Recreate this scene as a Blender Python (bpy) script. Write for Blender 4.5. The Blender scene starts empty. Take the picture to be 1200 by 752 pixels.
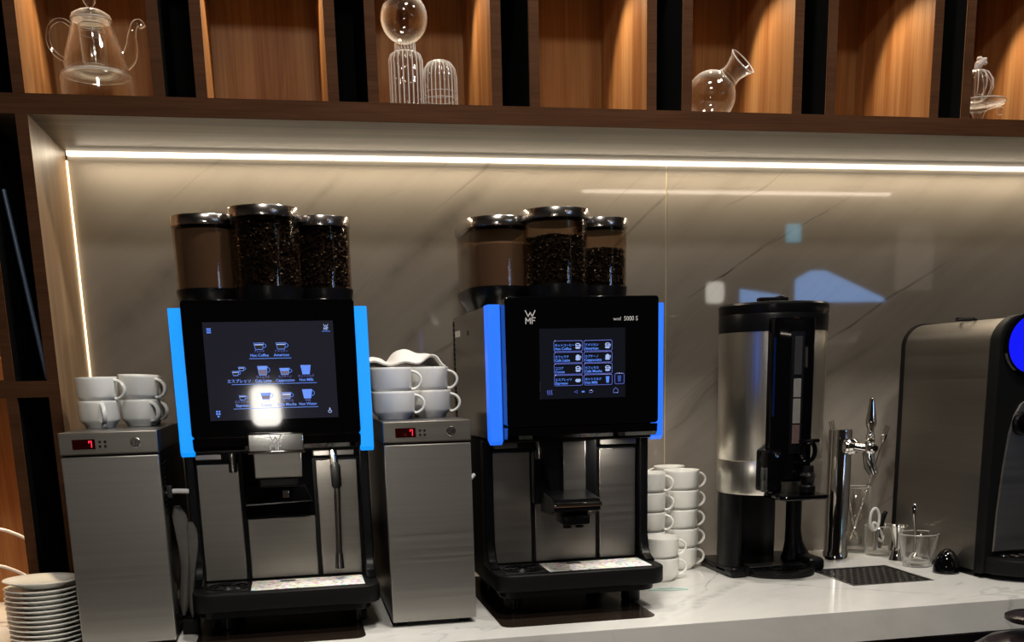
import bpy, bmesh, math, random
from mathutils import Vector, Matrix

# ---------------------------------------------------------------- camera
scene = bpy.context.scene
COL = scene.collection
cam_d = bpy.data.cameras.new('camera')
cam = bpy.data.objects.new('camera', cam_d)
COL.objects.link(cam)
cam_d.sensor_fit = 'HORIZONTAL'
cam_d.sensor_width = 36.0
cam_d.lens = 36.0 * 1214.034 / 1200.0
cam_d.shift_x = 0.0
cam_d.shift_y = (713.166 - 376.0) / 1200.0
cam_d.clip_start = 0.02
cam_right = Vector((0.9781, -0.2067, -0.0246))
cam_down = Vector((-0.0689, -0.2096, -0.9754))
cam_fwd = Vector((0.1965, 0.9557, -0.2192))
rot = Matrix((cam_right, -cam_down, -cam_fwd)).transposed()
cam.matrix_world = Matrix.Translation((0, -2.385, 1.35)) @ rot.to_4x4()
scene.camera = cam

# ---------------------------------------------------------------- exposure, world
scene.view_settings.view_transform = 'Standard'
scene.view_settings.look = 'None'
scene.view_settings.gamma = 1.0
scene.view_settings.use_curve_mapping = False
scene.view_settings.exposure = 0.0
scene.cycles.use_denoising = True
scene.cycles.max_bounces = 10
scene.cycles.transmission_bounces = 10
scene.cycles.transparent_max_bounces = 32
scene.cycles.sample_clamp_indirect = 6.0
scene.cycles.caustics_reflective = False
scene.cycles.caustics_refractive = False
world = bpy.data.worlds.new('world')
scene.world = world
world.use_nodes = True
world.node_tree.nodes['Background'].inputs[0].default_value = (1.0, 0.86, 0.72, 1)
world.node_tree.nodes['Background'].inputs[1].default_value = 0.008

PI = math.pi
random.seed(7)


def area_light(name, loc, size, energy, color, rot=(0, 0, 0), size_y=None, spread=None):
    d = bpy.data.lights.new(name, 'AREA')
    d.energy = energy
    d.color = color
    d.shape = 'RECTANGLE'
    d.size = size
    d.size_y = size_y or size
    if spread:
        d.spread = spread
    o = bpy.data.objects.new(name, d)
    o.location = loc
    o.rotation_euler = rot
    COL.objects.link(o)
    return o


# ceiling lights of the room; the third is fill added to brighten the niche
area_light('ceiling_lamp_light', (0.42, -0.98, 2.93), 0.16, 21, (1.0, 0.93, 0.84))
area_light('ceiling_lamp_light', (1.25, -1.00, 2.93), 0.16, 18, (1.0, 0.94, 0.86))
area_light('ceiling_lamp_light', (0.05, -2.30, 2.93), 0.30, 33, (1.0, 0.93, 0.84))
# the long LED tape tucked under the shelf at the wall
area_light('led_tape_light', (0.80, -0.034, 1.8055), 2.36, 4.0, (1.0, 0.84, 0.62), rot=(math.radians(-14), 0, 0), size_y=0.012)


# ---------------------------------------------------------------- materials
def nodes_of(m):
    m.use_nodes = True
    return m.node_tree.nodes, m.node_tree.links


def mat(name, color, rough=0.5, metal=0.0, spec=0.5, coat=0.0, emis=None, estr=0.0, trans=0.0, ior=1.45, bump=0.0, bscale=200.0, var=0.0):
    m = bpy.data.materials.new(name)
    n, l = nodes_of(m)
    b = n['Principled BSDF']
    b.inputs['Base Color'].default_value = (*color, 1)
    b.inputs['Roughness'].default_value = rough
    b.inputs['Metallic'].default_value = metal
    b.inputs['Specular IOR Level'].default_value = spec
    b.inputs['Coat Weight'].default_value = coat
    b.inputs['Transmission Weight'].default_value = trans
    b.inputs['IOR'].default_value = ior
    if emis:
        b.inputs['Emission Color'].default_value = (*emis, 1)
        b.inputs['Emission Strength'].default_value = estr
    if bump or var:
        tc = n.new('ShaderNodeTexCoord')
        nz = n.new('ShaderNodeTexNoise')
        nz.inputs['Scale'].default_value = bscale
        nz.inputs['Detail'].default_value = 3
        l.new(tc.outputs['Object'], nz.inputs['Vector'])
        if bump:
            bp = n.new('ShaderNodeBump')
            bp.inputs['Strength'].default_value = bump
            bp.inputs['Distance'].default_value = 0.001
            l.new(nz.outputs['Fac'], bp.inputs['Height'])
            l.new(bp.outputs['Normal'], b.inputs['Normal'])
        if var:
            mx = n.new('ShaderNodeMix')
            mx.data_type = 'RGBA'
            mx.inputs[6].default_value = (*[c * (1 - var) for c in color], 1)
            mx.inputs[7].default_value = (*[min(1, c * (1 + var)) for c in color], 1)
            l.new(nz.outputs['Fac'], mx.inputs[0])
            l.new(mx.outputs[2], b.inputs['Base Color'])
    return m


def thin_glass(name, tint, rough=0.0, ior=1.5, gain=1.0, sheen=0.0):
    """thin clear wall: see-through with a mirror-like skin that strengthens towards the edges"""
    m = bpy.data.materials.new(name)
    n, l = nodes_of(m)
    out = n['Material Output']
    n.remove(n['Principled BSDF'])
    tr = n.new('ShaderNodeBsdfTransparent')
    tr.inputs['Color'].default_value = (*tint, 1)
    gl = n.new('ShaderNodeBsdfGlossy')
    gl.inputs['Roughness'].default_value = rough
    fr = n.new('ShaderNodeFresnel')
    fr.inputs['IOR'].default_value = ior
    mu = n.new('ShaderNodeMath')
    mu.operation = 'MULTIPLY'
    mu.use_clamp = True
    mu.inputs[1].default_value = gain
    ge = n.new('ShaderNodeNewGeometry')
    mi = n.new('ShaderNodeMix')
    mi.inputs[2].default_value = ior
    mi.inputs[3].default_value = 1.0 / ior
    l.new(ge.outputs['Backfacing'], mi.inputs[0])
    l.new(mi.outputs[0], fr.inputs['IOR'])
    l.new(fr.outputs[0], mu.inputs[0])
    mx = n.new('ShaderNodeMixShader')
    l.new(mu.outputs[0], mx.inputs[0])
    l.new(tr.outputs[0], mx.inputs[1])
    l.new(gl.outputs[0], mx.inputs[2])
    # white mixed into curved-away walls stands in for lamp glints on thick glass
    lw = n.new('ShaderNodeLayerWeight')
    lw.inputs['Blend'].default_value = 0.5
    pw = n.new('ShaderNodeMath')
    pw.operation = 'POWER'
    pw.inputs[1].default_value = 4.0
    l.new(lw.outputs['Facing'], pw.inputs[0])
    pm = n.new('ShaderNodeMath')
    pm.operation = 'MULTIPLY'
    pm.use_clamp = True
    pm.inputs[1].default_value = sheen
    l.new(pw.outputs[0], pm.inputs[0])
    g2 = n.new('ShaderNodeBsdfTranslucent')
    g2.inputs['Color'].default_value = (1, 1, 1, 1)
    g3 = n.new('ShaderNodeBsdfDiffuse')
    g3.inputs['Color'].default_value = (1, 1, 1, 1)
    ad = n.new('ShaderNodeMixShader')
    ad.inputs[0].default_value = 0.5
    l.new(g2.outputs[0], ad.inputs[1])
    l.new(g3.outputs[0], ad.inputs[2])
    mx2 = n.new('ShaderNodeMixShader')
    l.new(pm.outputs[0], mx2.inputs[0])
    l.new(mx.outputs[0], mx2.inputs[1])
    l.new(ad.outputs[0], mx2.inputs[2])
    l.new(mx2.outputs[0], out.inputs['Surface'])
    return m


def ramp(n, stops):
    r = n.new('ShaderNodeValToRGB')
    e = r.color_ramp.elements
    while len(e) < len(stops):
        e.new(0.5)
    for i, (p, c) in enumerate(stops):
        e[i].position = p
        e[i].color = (*c, 1) if len(c) == 3 else c
    return r


def wood(name, dark, light, scale=(22, 22, 1.2), rough=0.45, spec=0.35):
    m = bpy.data.materials.new(name)
    n, l = nodes_of(m)
    b = n['Principled BSDF']
    b.inputs['Roughness'].default_value = rough
    b.inputs['Specular IOR Level'].default_value = spec
    tc = n.new('ShaderNodeTexCoord')
    mp = n.new('ShaderNodeMapping')
    mp.inputs['Scale'].default_value = scale
    l.new(tc.outputs['Object'], mp.inputs['Vector'])
    a = n.new('ShaderNodeTexNoise')
    a.inputs['Scale'].default_value = 1.0
    a.inputs['Detail'].default_value = 5
    a.inputs['Roughness'].default_value = 0.55
    a.inputs['Distortion'].default_value = 0.6
    l.new(mp.outputs['Vector'], a.inputs['Vector'])
    mp2 = n.new('ShaderNodeMapping')
    mp2.inputs['Scale'].default_value = tuple(s * (9 if s > 5 else 3) for s in scale)
    l.new(tc.outputs['Object'], mp2.inputs['Vector'])
    c = n.new('ShaderNodeTexNoise')
    c.inputs['Scale'].default_value = 1.0
    c.inputs['Detail'].default_value = 2
    l.new(mp2.outputs['Vector'], c.inputs['Vector'])
    r = ramp(n, [(0.28, dark), (0.5, tuple((x + y) / 2 for x, y in zip(dark, light))), (0.72, light)])
    l.new(a.outputs['Fac'], r.inputs['Fac'])
    r2 = ramp(n, [(0.3, (0.72, 0.68, 0.64)), (0.62, (1, 1, 1))])
    l.new(c.outputs['Fac'], r2.inputs['Fac'])
    mx = n.new('ShaderNodeMix')
    mx.data_type = 'RGBA'
    mx.blend_type = 'MULTIPLY'
    mx.inputs[0].default_value = 0.8
    l.new(r.outputs['Color'], mx.inputs[6])
    l.new(r2.outputs['Color'], mx.inputs[7])
    l.new(mx.outputs[2], b.inputs['Base Color'])
    bp = n.new('ShaderNodeBump')
    bp.inputs['Strength'].default_value = 0.15
    bp.inputs['Distance'].default_value = 0.001
    l.new(c.outputs['Fac'], bp.inputs['Height'])
    l.new(bp.outputs['Normal'], b.inputs['Normal'])
    return m


def marble(name, base, cloud, vein, rough, rotv, scale, vscale=1.0, veinw=0.02, seed=0.0, vein_amt=0.9, spec=0.5, dist=0.5):
    m = bpy.data.materials.new(name)
    n, l = nodes_of(m)
    b = n['Principled BSDF']
    b.inputs['Roughness'].default_value = rough
    b.inputs['Specular IOR Level'].default_value = spec
    tc = n.new('ShaderNodeTexCoord')
    mp = n.new('ShaderNodeMapping')
    mp.inputs['Rotation'].default_value = rotv
    mp.inputs['Scale'].default_value = scale
    mp.inputs['Location'].default_value = (seed, seed * 0.7, seed * 1.3)
    mp.vector_type = 'POINT'
    # rotate first, then stretch
    mr = n.new('ShaderNodeMapping')
    mr.inputs['Rotation'].default_value = rotv
    mp.inputs['Rotation'].default_value = (0, 0, 0)
    l.new(tc.outputs['Object'], mr.inputs['Vector'])
    l.new(mr.outputs['Vector'], mp.inputs['Vector'])
    big = n.new('ShaderNodeTexNoise')
    big.inputs['Scale'].default_value = 1.0
    big.inputs['Detail'].default_value = 6
    big.inputs['Roughness'].default_value = 0.6
    big.inputs['Distortion'].default_value = dist
    l.new(mp.outputs['Vector'], big.inputs['Vector'])
    rc = ramp(n, [(0.36, cloud), (0.58, base)])
    l.new(big.outputs['Fac'], rc.inputs['Fac'])
    mv = n.new('ShaderNodeMapping')
    mv.inputs['Scale'].default_value = tuple(s * vscale for s in scale)
    mv.inputs['Location'].default_value = (seed + 3.1, 1.7, 0.4)
    l.new(mr.outputs['Vector'], mv.inputs['Vector'])
    vn = n.new('ShaderNodeTexNoise')
    vn.inputs['Scale'].default_value = 1.0
    vn.inputs['Detail'].default_value = 4
    vn.inputs['Distortion'].default_value = dist * 1.6
    l.new(mv.outputs['Vector'], vn.inputs['Vector'])
    rv = ramp(n, [(0.5 - veinw, (0, 0, 0)), (0.5, (1, 1, 1)), (0.5 + veinw * 0.5, (0, 0, 0))])
    l.new(vn.outputs['Fac'], rv.inputs['Fac'])
    pm = n.new('ShaderNodeTexNoise')
    pm.inputs['Scale'].default_value = 2.2
    l.new(tc.outputs['Object'], pm.inputs['Vector'])
    rp = ramp(n, [(0.46, (0, 0, 0)), (0.6, (1, 1, 1))])
    l.new(pm.outputs['Fac'], rp.inputs['Fac'])
    mu = n.new('ShaderNodeMath')
    mu.operation = 'MULTIPLY'
    l.new(rv.outputs['Color'], mu.inputs[0])
    l.new(rp.outputs['Color'], mu.inputs[1])
    mu2 = n.new('ShaderNodeMath')
    mu2.operation = 'MULTIPLY'
    mu2.inputs[1].default_value = vein_amt
    l.new(mu.outputs[0], mu2.inputs[0])
    mx = n.new('ShaderNodeMix')
    mx.data_type = 'RGBA'
    l.new(mu2.outputs[0], mx.inputs[0])
    l.new(rc.outputs['Color'], mx.inputs[6])
    mx.inputs[7].default_value = (*vein, 1)
    l.new(mx.outputs[2], b.inputs['Base Color'])
    return m


def add_veins(m, veins, plane, color, wob=0.012, wscale=9.0):
    """draws long natural veins (x0, v0, x1, v1, half width, strength) into a marble material"""
    n, l = m.node_tree.nodes, m.node_tree.links
    b = n['Principled BSDF']
    src = b.inputs['Base Color'].links[0].from_socket
    tc = n.new('ShaderNodeTexCoord')
    sep = n.new('ShaderNodeSeparateXYZ')
    l.new(tc.outputs['Object'], sep.inputs[0])
    nz = n.new('ShaderNodeTexNoise')
    nz.inputs['Scale'].default_value = wscale
    nz.inputs['Detail'].default_value = 6
    l.new(tc.outputs['Object'], nz.inputs['Vector'])
    nz2 = n.new('ShaderNodeTexNoise')
    nz2.inputs['Scale'].default_value = wscale * 4
    nz2.inputs['Detail'].default_value = 4
    l.new(tc.outputs['Object'], nz2.inputs['Vector'])

    def mth(op, a, c=None, d=None, clamp=False):
        q = n.new('ShaderNodeMath')
        q.operation = op
        q.use_clamp = clamp
        for i, v in enumerate((a, c, d)):
            if v is None:
                continue
            if isinstance(v, (int, float)):
                q.inputs[i].default_value = v
            else:
                l.new(v, q.inputs[i])
        return q.outputs[0]
    X = sep.outputs['X']
    V = sep.outputs['Z' if plane == 'xz' else 'Y']
    wv = mth('MULTIPLY', mth('SUBTRACT', nz.outputs['Fac'], 0.5), wob * 4)
    tot = None
    for (x0, v0, x1, v1, hw, st) in veins:
        L_ = math.hypot(x1 - x0, v1 - v0)
        dx, dv = (x1 - x0) / L_, (v1 - v0) / L_
        rx, rv = mth('SUBTRACT', X, x0), mth('SUBTRACT', V, v0)
        along = mth('DIVIDE', mth('ADD', mth('MULTIPLY', rx, dx), mth('MULTIPLY', rv, dv)), L_)
        across = mth('ABSOLUTE', mth('ADD', mth('ADD', mth('MULTIPLY', rx, -dv), mth('MULTIPLY', rv, dx)), wv))
        core = mth('SUBTRACT', 1.0, mth('DIVIDE', across, hw), clamp=True)
        edge = mth('MULTIPLY', mth('MULTIPLY', along, mth('SUBTRACT', 1.0, along)), 5.0, clamp=True)
        edge = mth('MULTIPLY', edge, mth('GREATER_THAN', mth('MULTIPLY', along, mth('SUBTRACT', 1.0, along)), 0.0))
        rough_ = mth('MULTIPLY_ADD', nz2.outputs['Fac'], 2.2, -0.5, clamp=True)
        val = mth('MULTIPLY', mth('MULTIPLY', mth('MULTIPLY', core, edge), rough_), st)
        tot = val if tot is None else mth('MAXIMUM', tot, val)
    mx = n.new('ShaderNodeMix')
    mx.data_type = 'RGBA'
    l.new(tot, mx.inputs[0])
    l.new(src, mx.inputs[6])
    mx.inputs[7].default_value = (*color, 1)
    l.new(mx.outputs[2], b.inputs['Base Color'])


def brushed(name, color, rough=0.34, stretch=(3, 3, 300), metal=1.0):
    m = bpy.data.materials.new(name)
    n, l = nodes_of(m)
    b = n['Principled BSDF']
    b.inputs['Metallic'].default_value = metal
    tc = n.new('ShaderNodeTexCoord')
    mp = n.new('ShaderNodeMapping')
    mp.inputs['Scale'].default_value = stretch
    l.new(tc.outputs['Object'], mp.inputs['Vector'])
    a = n.new('ShaderNodeTexNoise')
    a.inputs['Scale'].default_value = 1.0
    a.inputs['Detail'].default_value = 3
    l.new(mp.outputs['Vector'], a.inputs['Vector'])
    mr = n.new('ShaderNodeMapRange')
    mr.inputs['To Min'].default_value = rough * 0.85
    mr.inputs['To Max'].default_value = rough * 1.2
    l.new(a.outputs['Fac'], mr.inputs['Value'])
    l.new(mr.outputs['Result'], b.inputs['Roughness'])
    r = ramp(n, [(0.3, tuple(c * 0.95 for c in color)), (0.7, tuple(min(1, c * 1.04) for c in color))])
    l.new(a.outputs['Fac'], r.inputs['Fac'])
    l.new(r.outputs['Color'], b.inputs['Base Color'])
    bp = n.new('ShaderNodeBump')
    bp.inputs['Strength'].default_value = 0.02
    bp.inputs['Distance'].default_value = 0.0002
    l.new(a.outputs['Fac'], bp.inputs['Height'])
    l.new(bp.outputs['Normal'], b.inputs['Normal'])
    return m


def speckled(name):
    m = bpy.data.materials.new(name)
    n, l = nodes_of(m)
    b = n['Principled BSDF']
    b.inputs['Roughness'].default_value = 0.35
    tc = n.new('ShaderNodeTexCoord')
    v = n.new('ShaderNodeTexVoronoi')
    v.inputs['Scale'].default_value = 120
    l.new(tc.outputs['Object'], v.inputs['Vector'])
    hs = n.new('ShaderNodeHueSaturation')
    hs.inputs['Saturation'].default_value = 1.0
    l.new(v.outputs['Color'], hs.inputs['Color'])
    nz = n.new('ShaderNodeTexNoise')
    nz.inputs['Scale'].default_value = 90
    l.new(tc.outputs['Object'], nz.inputs['Vector'])
    r = ramp(n, [(0.5, (0, 0, 0)), (0.54, (0.7, 0.7, 0.7))])
    l.new(nz.outputs['Fac'], r.inputs['Fac'])
    mx = n.new('ShaderNodeMix')
    mx.data_type = 'RGBA'
    mx.inputs[6].default_value = (0.92, 0.88, 0.8, 1)
    l.new(r.outputs['Color'], mx.inputs[0])
    l.new(hs.outputs['Color'], mx.inputs[7])
    l.new(mx.outputs[2], b.inputs['Base Color'])
    return m


M = {}
M['wood'] = wood('oak_veneer', (0.23, 0.085, 0.024), (0.46, 0.25, 0.105), spec=0.12)
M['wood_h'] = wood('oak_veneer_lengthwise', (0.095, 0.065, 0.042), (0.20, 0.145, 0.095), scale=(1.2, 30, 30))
M['wood_side'] = wood('pale_oak_veneer', (0.24, 0.145, 0.078), (0.35, 0.23, 0.13), scale=(14, 14, 0.9))
M['wood_unlit'] = wood('oak_unlit_front', (0.040, 0.0165, 0.0075), (0.062, 0.027, 0.013), scale=(3, 30, 30), rough=0.7, spec=0.04)  # the same oak unlit: its shade is put into the colour
M['black_void'] = mat('matt_black', (0.004, 0.004, 0.004), 0.9, spec=0.05, var=0.2, bscale=20)
M['marble_wall'] = marble('beige_polished_marble', (0.31, 0.275, 0.235), (0.245, 0.213, 0.178), (0.06, 0.045, 0.035), 0.03,
                          (0, math.radians(38), 0), (0.8, 0.8, 5.2), vscale=0.7, veinw=0.008, seed=2.2, vein_amt=0.35, dist=0.12)
M['marble_top'] = marble('white_marble', (0.80, 0.79, 0.75), (0.68, 0.67, 0.64), (0.36, 0.37, 0.36), 0.12,
                         (0, 0, math.radians(-38)), (2.0, 4.5, 4.5), vscale=1.0, veinw=0.012, seed=5.4, vein_amt=0.45, dist=0.3)
OX, OZ = 0.8, 0.9
add_veins(M['marble_wall'], [(a - OX, b - OZ, c - OX, d - OZ, w, st) for a, b, c, d, w, st in (
    (0.905, 1.50, 1.16, 1.66, 0.0030, 1.0), (1.08, 1.61, 1.36, 1.76, 0.0022, 0.5), (1.22, 1.38, 1.62, 1.61, 0.0038, 0.9),
    (0.66, 1.56, 0.93, 1.79, 0.005, 0.45), (-0.40, 1.42, -0.02, 1.78, 0.035, 0.35), (-0.33, 1.28, 0.12, 1.70, 0.022, 0.32),
    (0.16, 1.50, 0.50, 1.80, 0.030, 0.38), (0.22, 1.38, 0.46, 1.62, 0.022, 0.40), (-0.10, 1.52, 0.16, 1.80, 0.012, 0.30), (1.05, 1.20, 1.45, 1.42, 0.012, 0.35))],
    'xz', (0.045, 0.034, 0.026), wob=0.008, wscale=5)
OX, OY = 0.6, -0.3
add_veins(M['marble_top'], [(a - OX, b - OY, c - OX, d - OY, w, st) for a, b, c, d, w, st in (
    (0.66, -0.60, 1.02, -0.22, 0.020, 0.55), (0.80, -0.42, 0.98, -0.12, 0.0035, 0.9), (0.92, -0.30, 1.30, -0.60, 0.007, 0.6), (1.15, -0.64, 1.75, -0.50, 0.006, 0.45), (0.62, -0.64, 0.80, -0.40, 0.012, 0.4),
    (0.30, -0.60, 0.42, -0.50, 0.004, 0.5))], 'xy', (0.30, 0.31, 0.30), wob=0.012, wscale=12)
M['steel'] = brushed('brushed_steel', (0.30, 0.28, 0.255), 0.38, (2, 2, 160))
M['steel_v'] = brushed('brushed_steel_around', (0.80, 0.76, 0.68), 0.30, (200, 200, 3))
M['steel_dark'] = brushed('dark_brushed_steel', (0.27, 0.255, 0.24), 0.3, (3, 3, 260))
M['steel_door'] = brushed('steel_door_sheet', (0.36, 0.345, 0.32), 0.40, (3, 3, 240))
M['black_steel'] = mat('dark_stained_steel', (0.09, 0.085, 0.08), 0.35, 0.8, var=0.2, bscale=60)
M['steel_side'] = mat('polished_steel_side', (0.30, 0.28, 0.26), 0.13, 0.9, var=0.05, bscale=8)
M['chrome'] = mat('chrome', (0.78, 0.77, 0.75), 0.07, 1.0, var=0.03, bscale=30)
M['lid_metal'] = mat('satin_silver_lid', (0.72, 0.67, 0.63), 0.19, 1.0, var=0.05, bscale=30)
M['black'] = mat('black_plastic', (0.0035, 0.0035, 0.004), 0.28, spec=0.22, bump=0.05, bscale=400)
M['black_matt'] = mat('black_matt_plastic', (0.0045, 0.0045, 0.0045), 0.5, spec=0.18, bump=0.1, bscale=400)
M['black_gloss'] = mat('black_glass', (0.0015, 0.0015, 0.002), 0.035, spec=0.45, var=0.1, bscale=10)
M['slot'] = mat('dark_slot', (0.02, 0.02, 0.02), 0.5, var=0.2)
M['china'] = mat('white_china', (0.88, 0.87, 0.82), 0.18, spec=0.5, coat=0.3, var=0.02, bscale=15)
M['plastic_white'] = mat('white_plastic', (0.75, 0.74, 0.72), 0.4, var=0.03)
M['cloth'] = mat('white_cloth', (0.78, 0.75, 0.72), 0.85, bump=0.5, bscale=500, var=0.04)
M['limp_grey'] = mat('grey_limp_shape', (0.12, 0.112, 0.10), 0.7, bump=0.4, bscale=90, var=0.2)
M['glass'] = thin_glass('clear_glass', (0.97, 0.965, 0.95), 0.05, 1.5, 1.6, 0.75)
M['glass_rim'] = mat('bright_glass_edge', (0.95, 0.92, 0.88), 0.08, spec=0.8, trans=0.55, ior=1.3)  # whitened glass: brightness of lit edges put into the colour
M['hopper_plastic'] = thin_glass('smoky_clear_plastic', (0.86, 0.78, 0.70), 0.03, 1.4, 1.0)
M['bean'] = mat('roasted_beans', (0.0055, 0.0035, 0.003), 0.3, spec=0.4, var=0.3, bscale=60)
M['bean_core'] = mat('bean_mass', (0.008, 0.005, 0.004), 0.8, var=0.4, bscale=150)
M['powder'] = mat('chocolate_powder', (0.12, 0.092, 0.075), 0.9, var=0.1, bscale=12, bump=0.3)
M['blue_bar'] = mat('lit_light_blue_bar', (0.02, 0.1, 0.3), 0.3, emis=(0.0, 0.30, 1.0), estr=1.0, var=0.02)
M['blue_bar2'] = mat('lit_royal_blue_bar', (0.02, 0.08, 0.3), 0.3, emis=(0.02, 0.17, 1.0), estr=0.95, var=0.02)
M['blue_lens'] = mat('lit_deep_blue_lens', (0.0, 0.0, 0.3), 0.15, emis=(0.008, 0.012, 0.92), estr=0.9, var=0.02)
M['blue_mark'] = mat('dark_blue_mark', (0.0, 0.0, 0.1), 0.3, emis=(0.004, 0.006, 0.30), estr=0.9)
M['screen1'] = mat('lit_dark_grey_screen', (0.01, 0.01, 0.012), 0.05, emis=(0.008, 0.008, 0.014), estr=1.0, var=0.05)
M['screen2'] = mat('lit_black_screen', (0.005, 0.005, 0.006), 0.05, emis=(0.003, 0.004, 0.007), estr=1.0, var=0.05)
M['screen_blue'] = mat('lit_screen_blue', (0, 0, 0), 0.2, emis=(0.11, 0.27, 0.95), estr=0.95)
M['screen_dim'] = mat('lit_screen_dim_blue', (0, 0, 0), 0.2, emis=(0.05, 0.10, 0.50), estr=0.7)
M['screen_pale'] = mat('lit_screen_pale', (0, 0, 0), 0.2, emis=(0.42, 0.55, 0.95), estr=0.9)
M['screen_brown'] = mat('lit_screen_mauve', (0, 0, 0), 0.2, emis=(0.12, 0.09, 0.16), estr=0.9)
M['screen_purple'] = mat('lit_screen_violet', (0, 0, 0), 0.2, emis=(0.13, 0.17, 0.66), estr=0.8)
M['print'] = mat('glowing_silver_print', (0.42, 0.41, 0.40), 0.4, emis=(0.3, 0.29, 0.28), estr=0.35)  # slight emission added so the print looks brighter
M['red_led'] = mat('lit_red_digit', (0.1, 0, 0), 0.3, emis=(1.0, 0.03, 0.06), estr=1.6)
M['red_window'] = mat('dark_red_display', (0.02, 0.001, 0.001), 0.1, var=0.1)
M['tray_label'] = speckled('speckled_label')
M['teal'] = mat('pale_teal_plastic', (0.45, 0.62, 0.58), 0.3, spec=0.5, var=0.05)
M['led'] = mat('lit_warm_led', (1, 0.9, 0.7), 0.5, emis=(1.0, 0.88, 0.68), estr=3.4)
M['corner_glow'] = mat('corner_joint_glow', (1, 0.9, 0.7), 0.5, emis=(1.0, 0.76, 0.45), estr=2.6)
M['white_tube'] = mat('lit_white_tube', (0.9, 0.9, 0.9), 0.4, emis=(1.0, 0.93, 0.85), estr=0.75)
M['rod'] = mat('blue_grey_rod', (0.07, 0.10, 0.16), 0.35, metal=0.2, var=0.05)
M['wall_paint'] = mat('dark_wall_paint', (0.10, 0.075, 0.06), 0.7, var=0.1, bscale=3)
M['floor'] = wood('dark_floor', (0.05, 0.03, 0.02), (0.10, 0.06, 0.04), scale=(6, 1.0, 6))
M['ceil'] = mat('ceiling_paint', (0.12, 0.10, 0.085), 0.8, var=0.1, bscale=3)
M['cabinet'] = mat('dark_laminate', (0.035, 0.022, 0.02), 0.4, var=0.15, bscale=9)
M['sky'] = mat('daylight', (0.1, 0.2, 0.5), 0.5, emis=(0.22, 0.48, 1.0), estr=8.0)
M['exit'] = mat('lit_exit_green', (0.1, 0.6, 0.6), 0.4, emis=(0.12, 0.62, 0.90), estr=5.0)
M['exit_w'] = mat('lit_exit_white', (0.8, 0.9, 0.9), 0.4, emis=(0.75, 0.95, 1.0), estr=3.0)
M['lamp_w'] = mat('lit_lamp', (1, 1, 1), 0.4, emis=(1.0, 0.93, 0.82), estr=8.0)
M['lamp_soft'] = mat('lit_ceiling_panel', (1, 1, 1), 0.4, emis=(1.0, 0.85, 0.7), estr=13.0)
M['torch'] = mat('lit_torch_diffuser', (1, 1, 1), 0.4, emis=(1.0, 0.95, 0.86), estr=34.0)
M['poster'] = mat('dim_backlit_board', (0.4, 0.35, 0.3), 0.5, emis=(0.9, 0.75, 0.6), estr=0.7)
M['mat'] = mat('dark_brown_gloss_sheet', (0.022, 0.015, 0.011), 0.10, spec=0.5, var=0.1, bscale=20)
M['black_red'] = mat('black_lid_plastic', (0.016, 0.011, 0.013), 0.22, spec=0.5, var=0.2, bscale=15)


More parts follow.
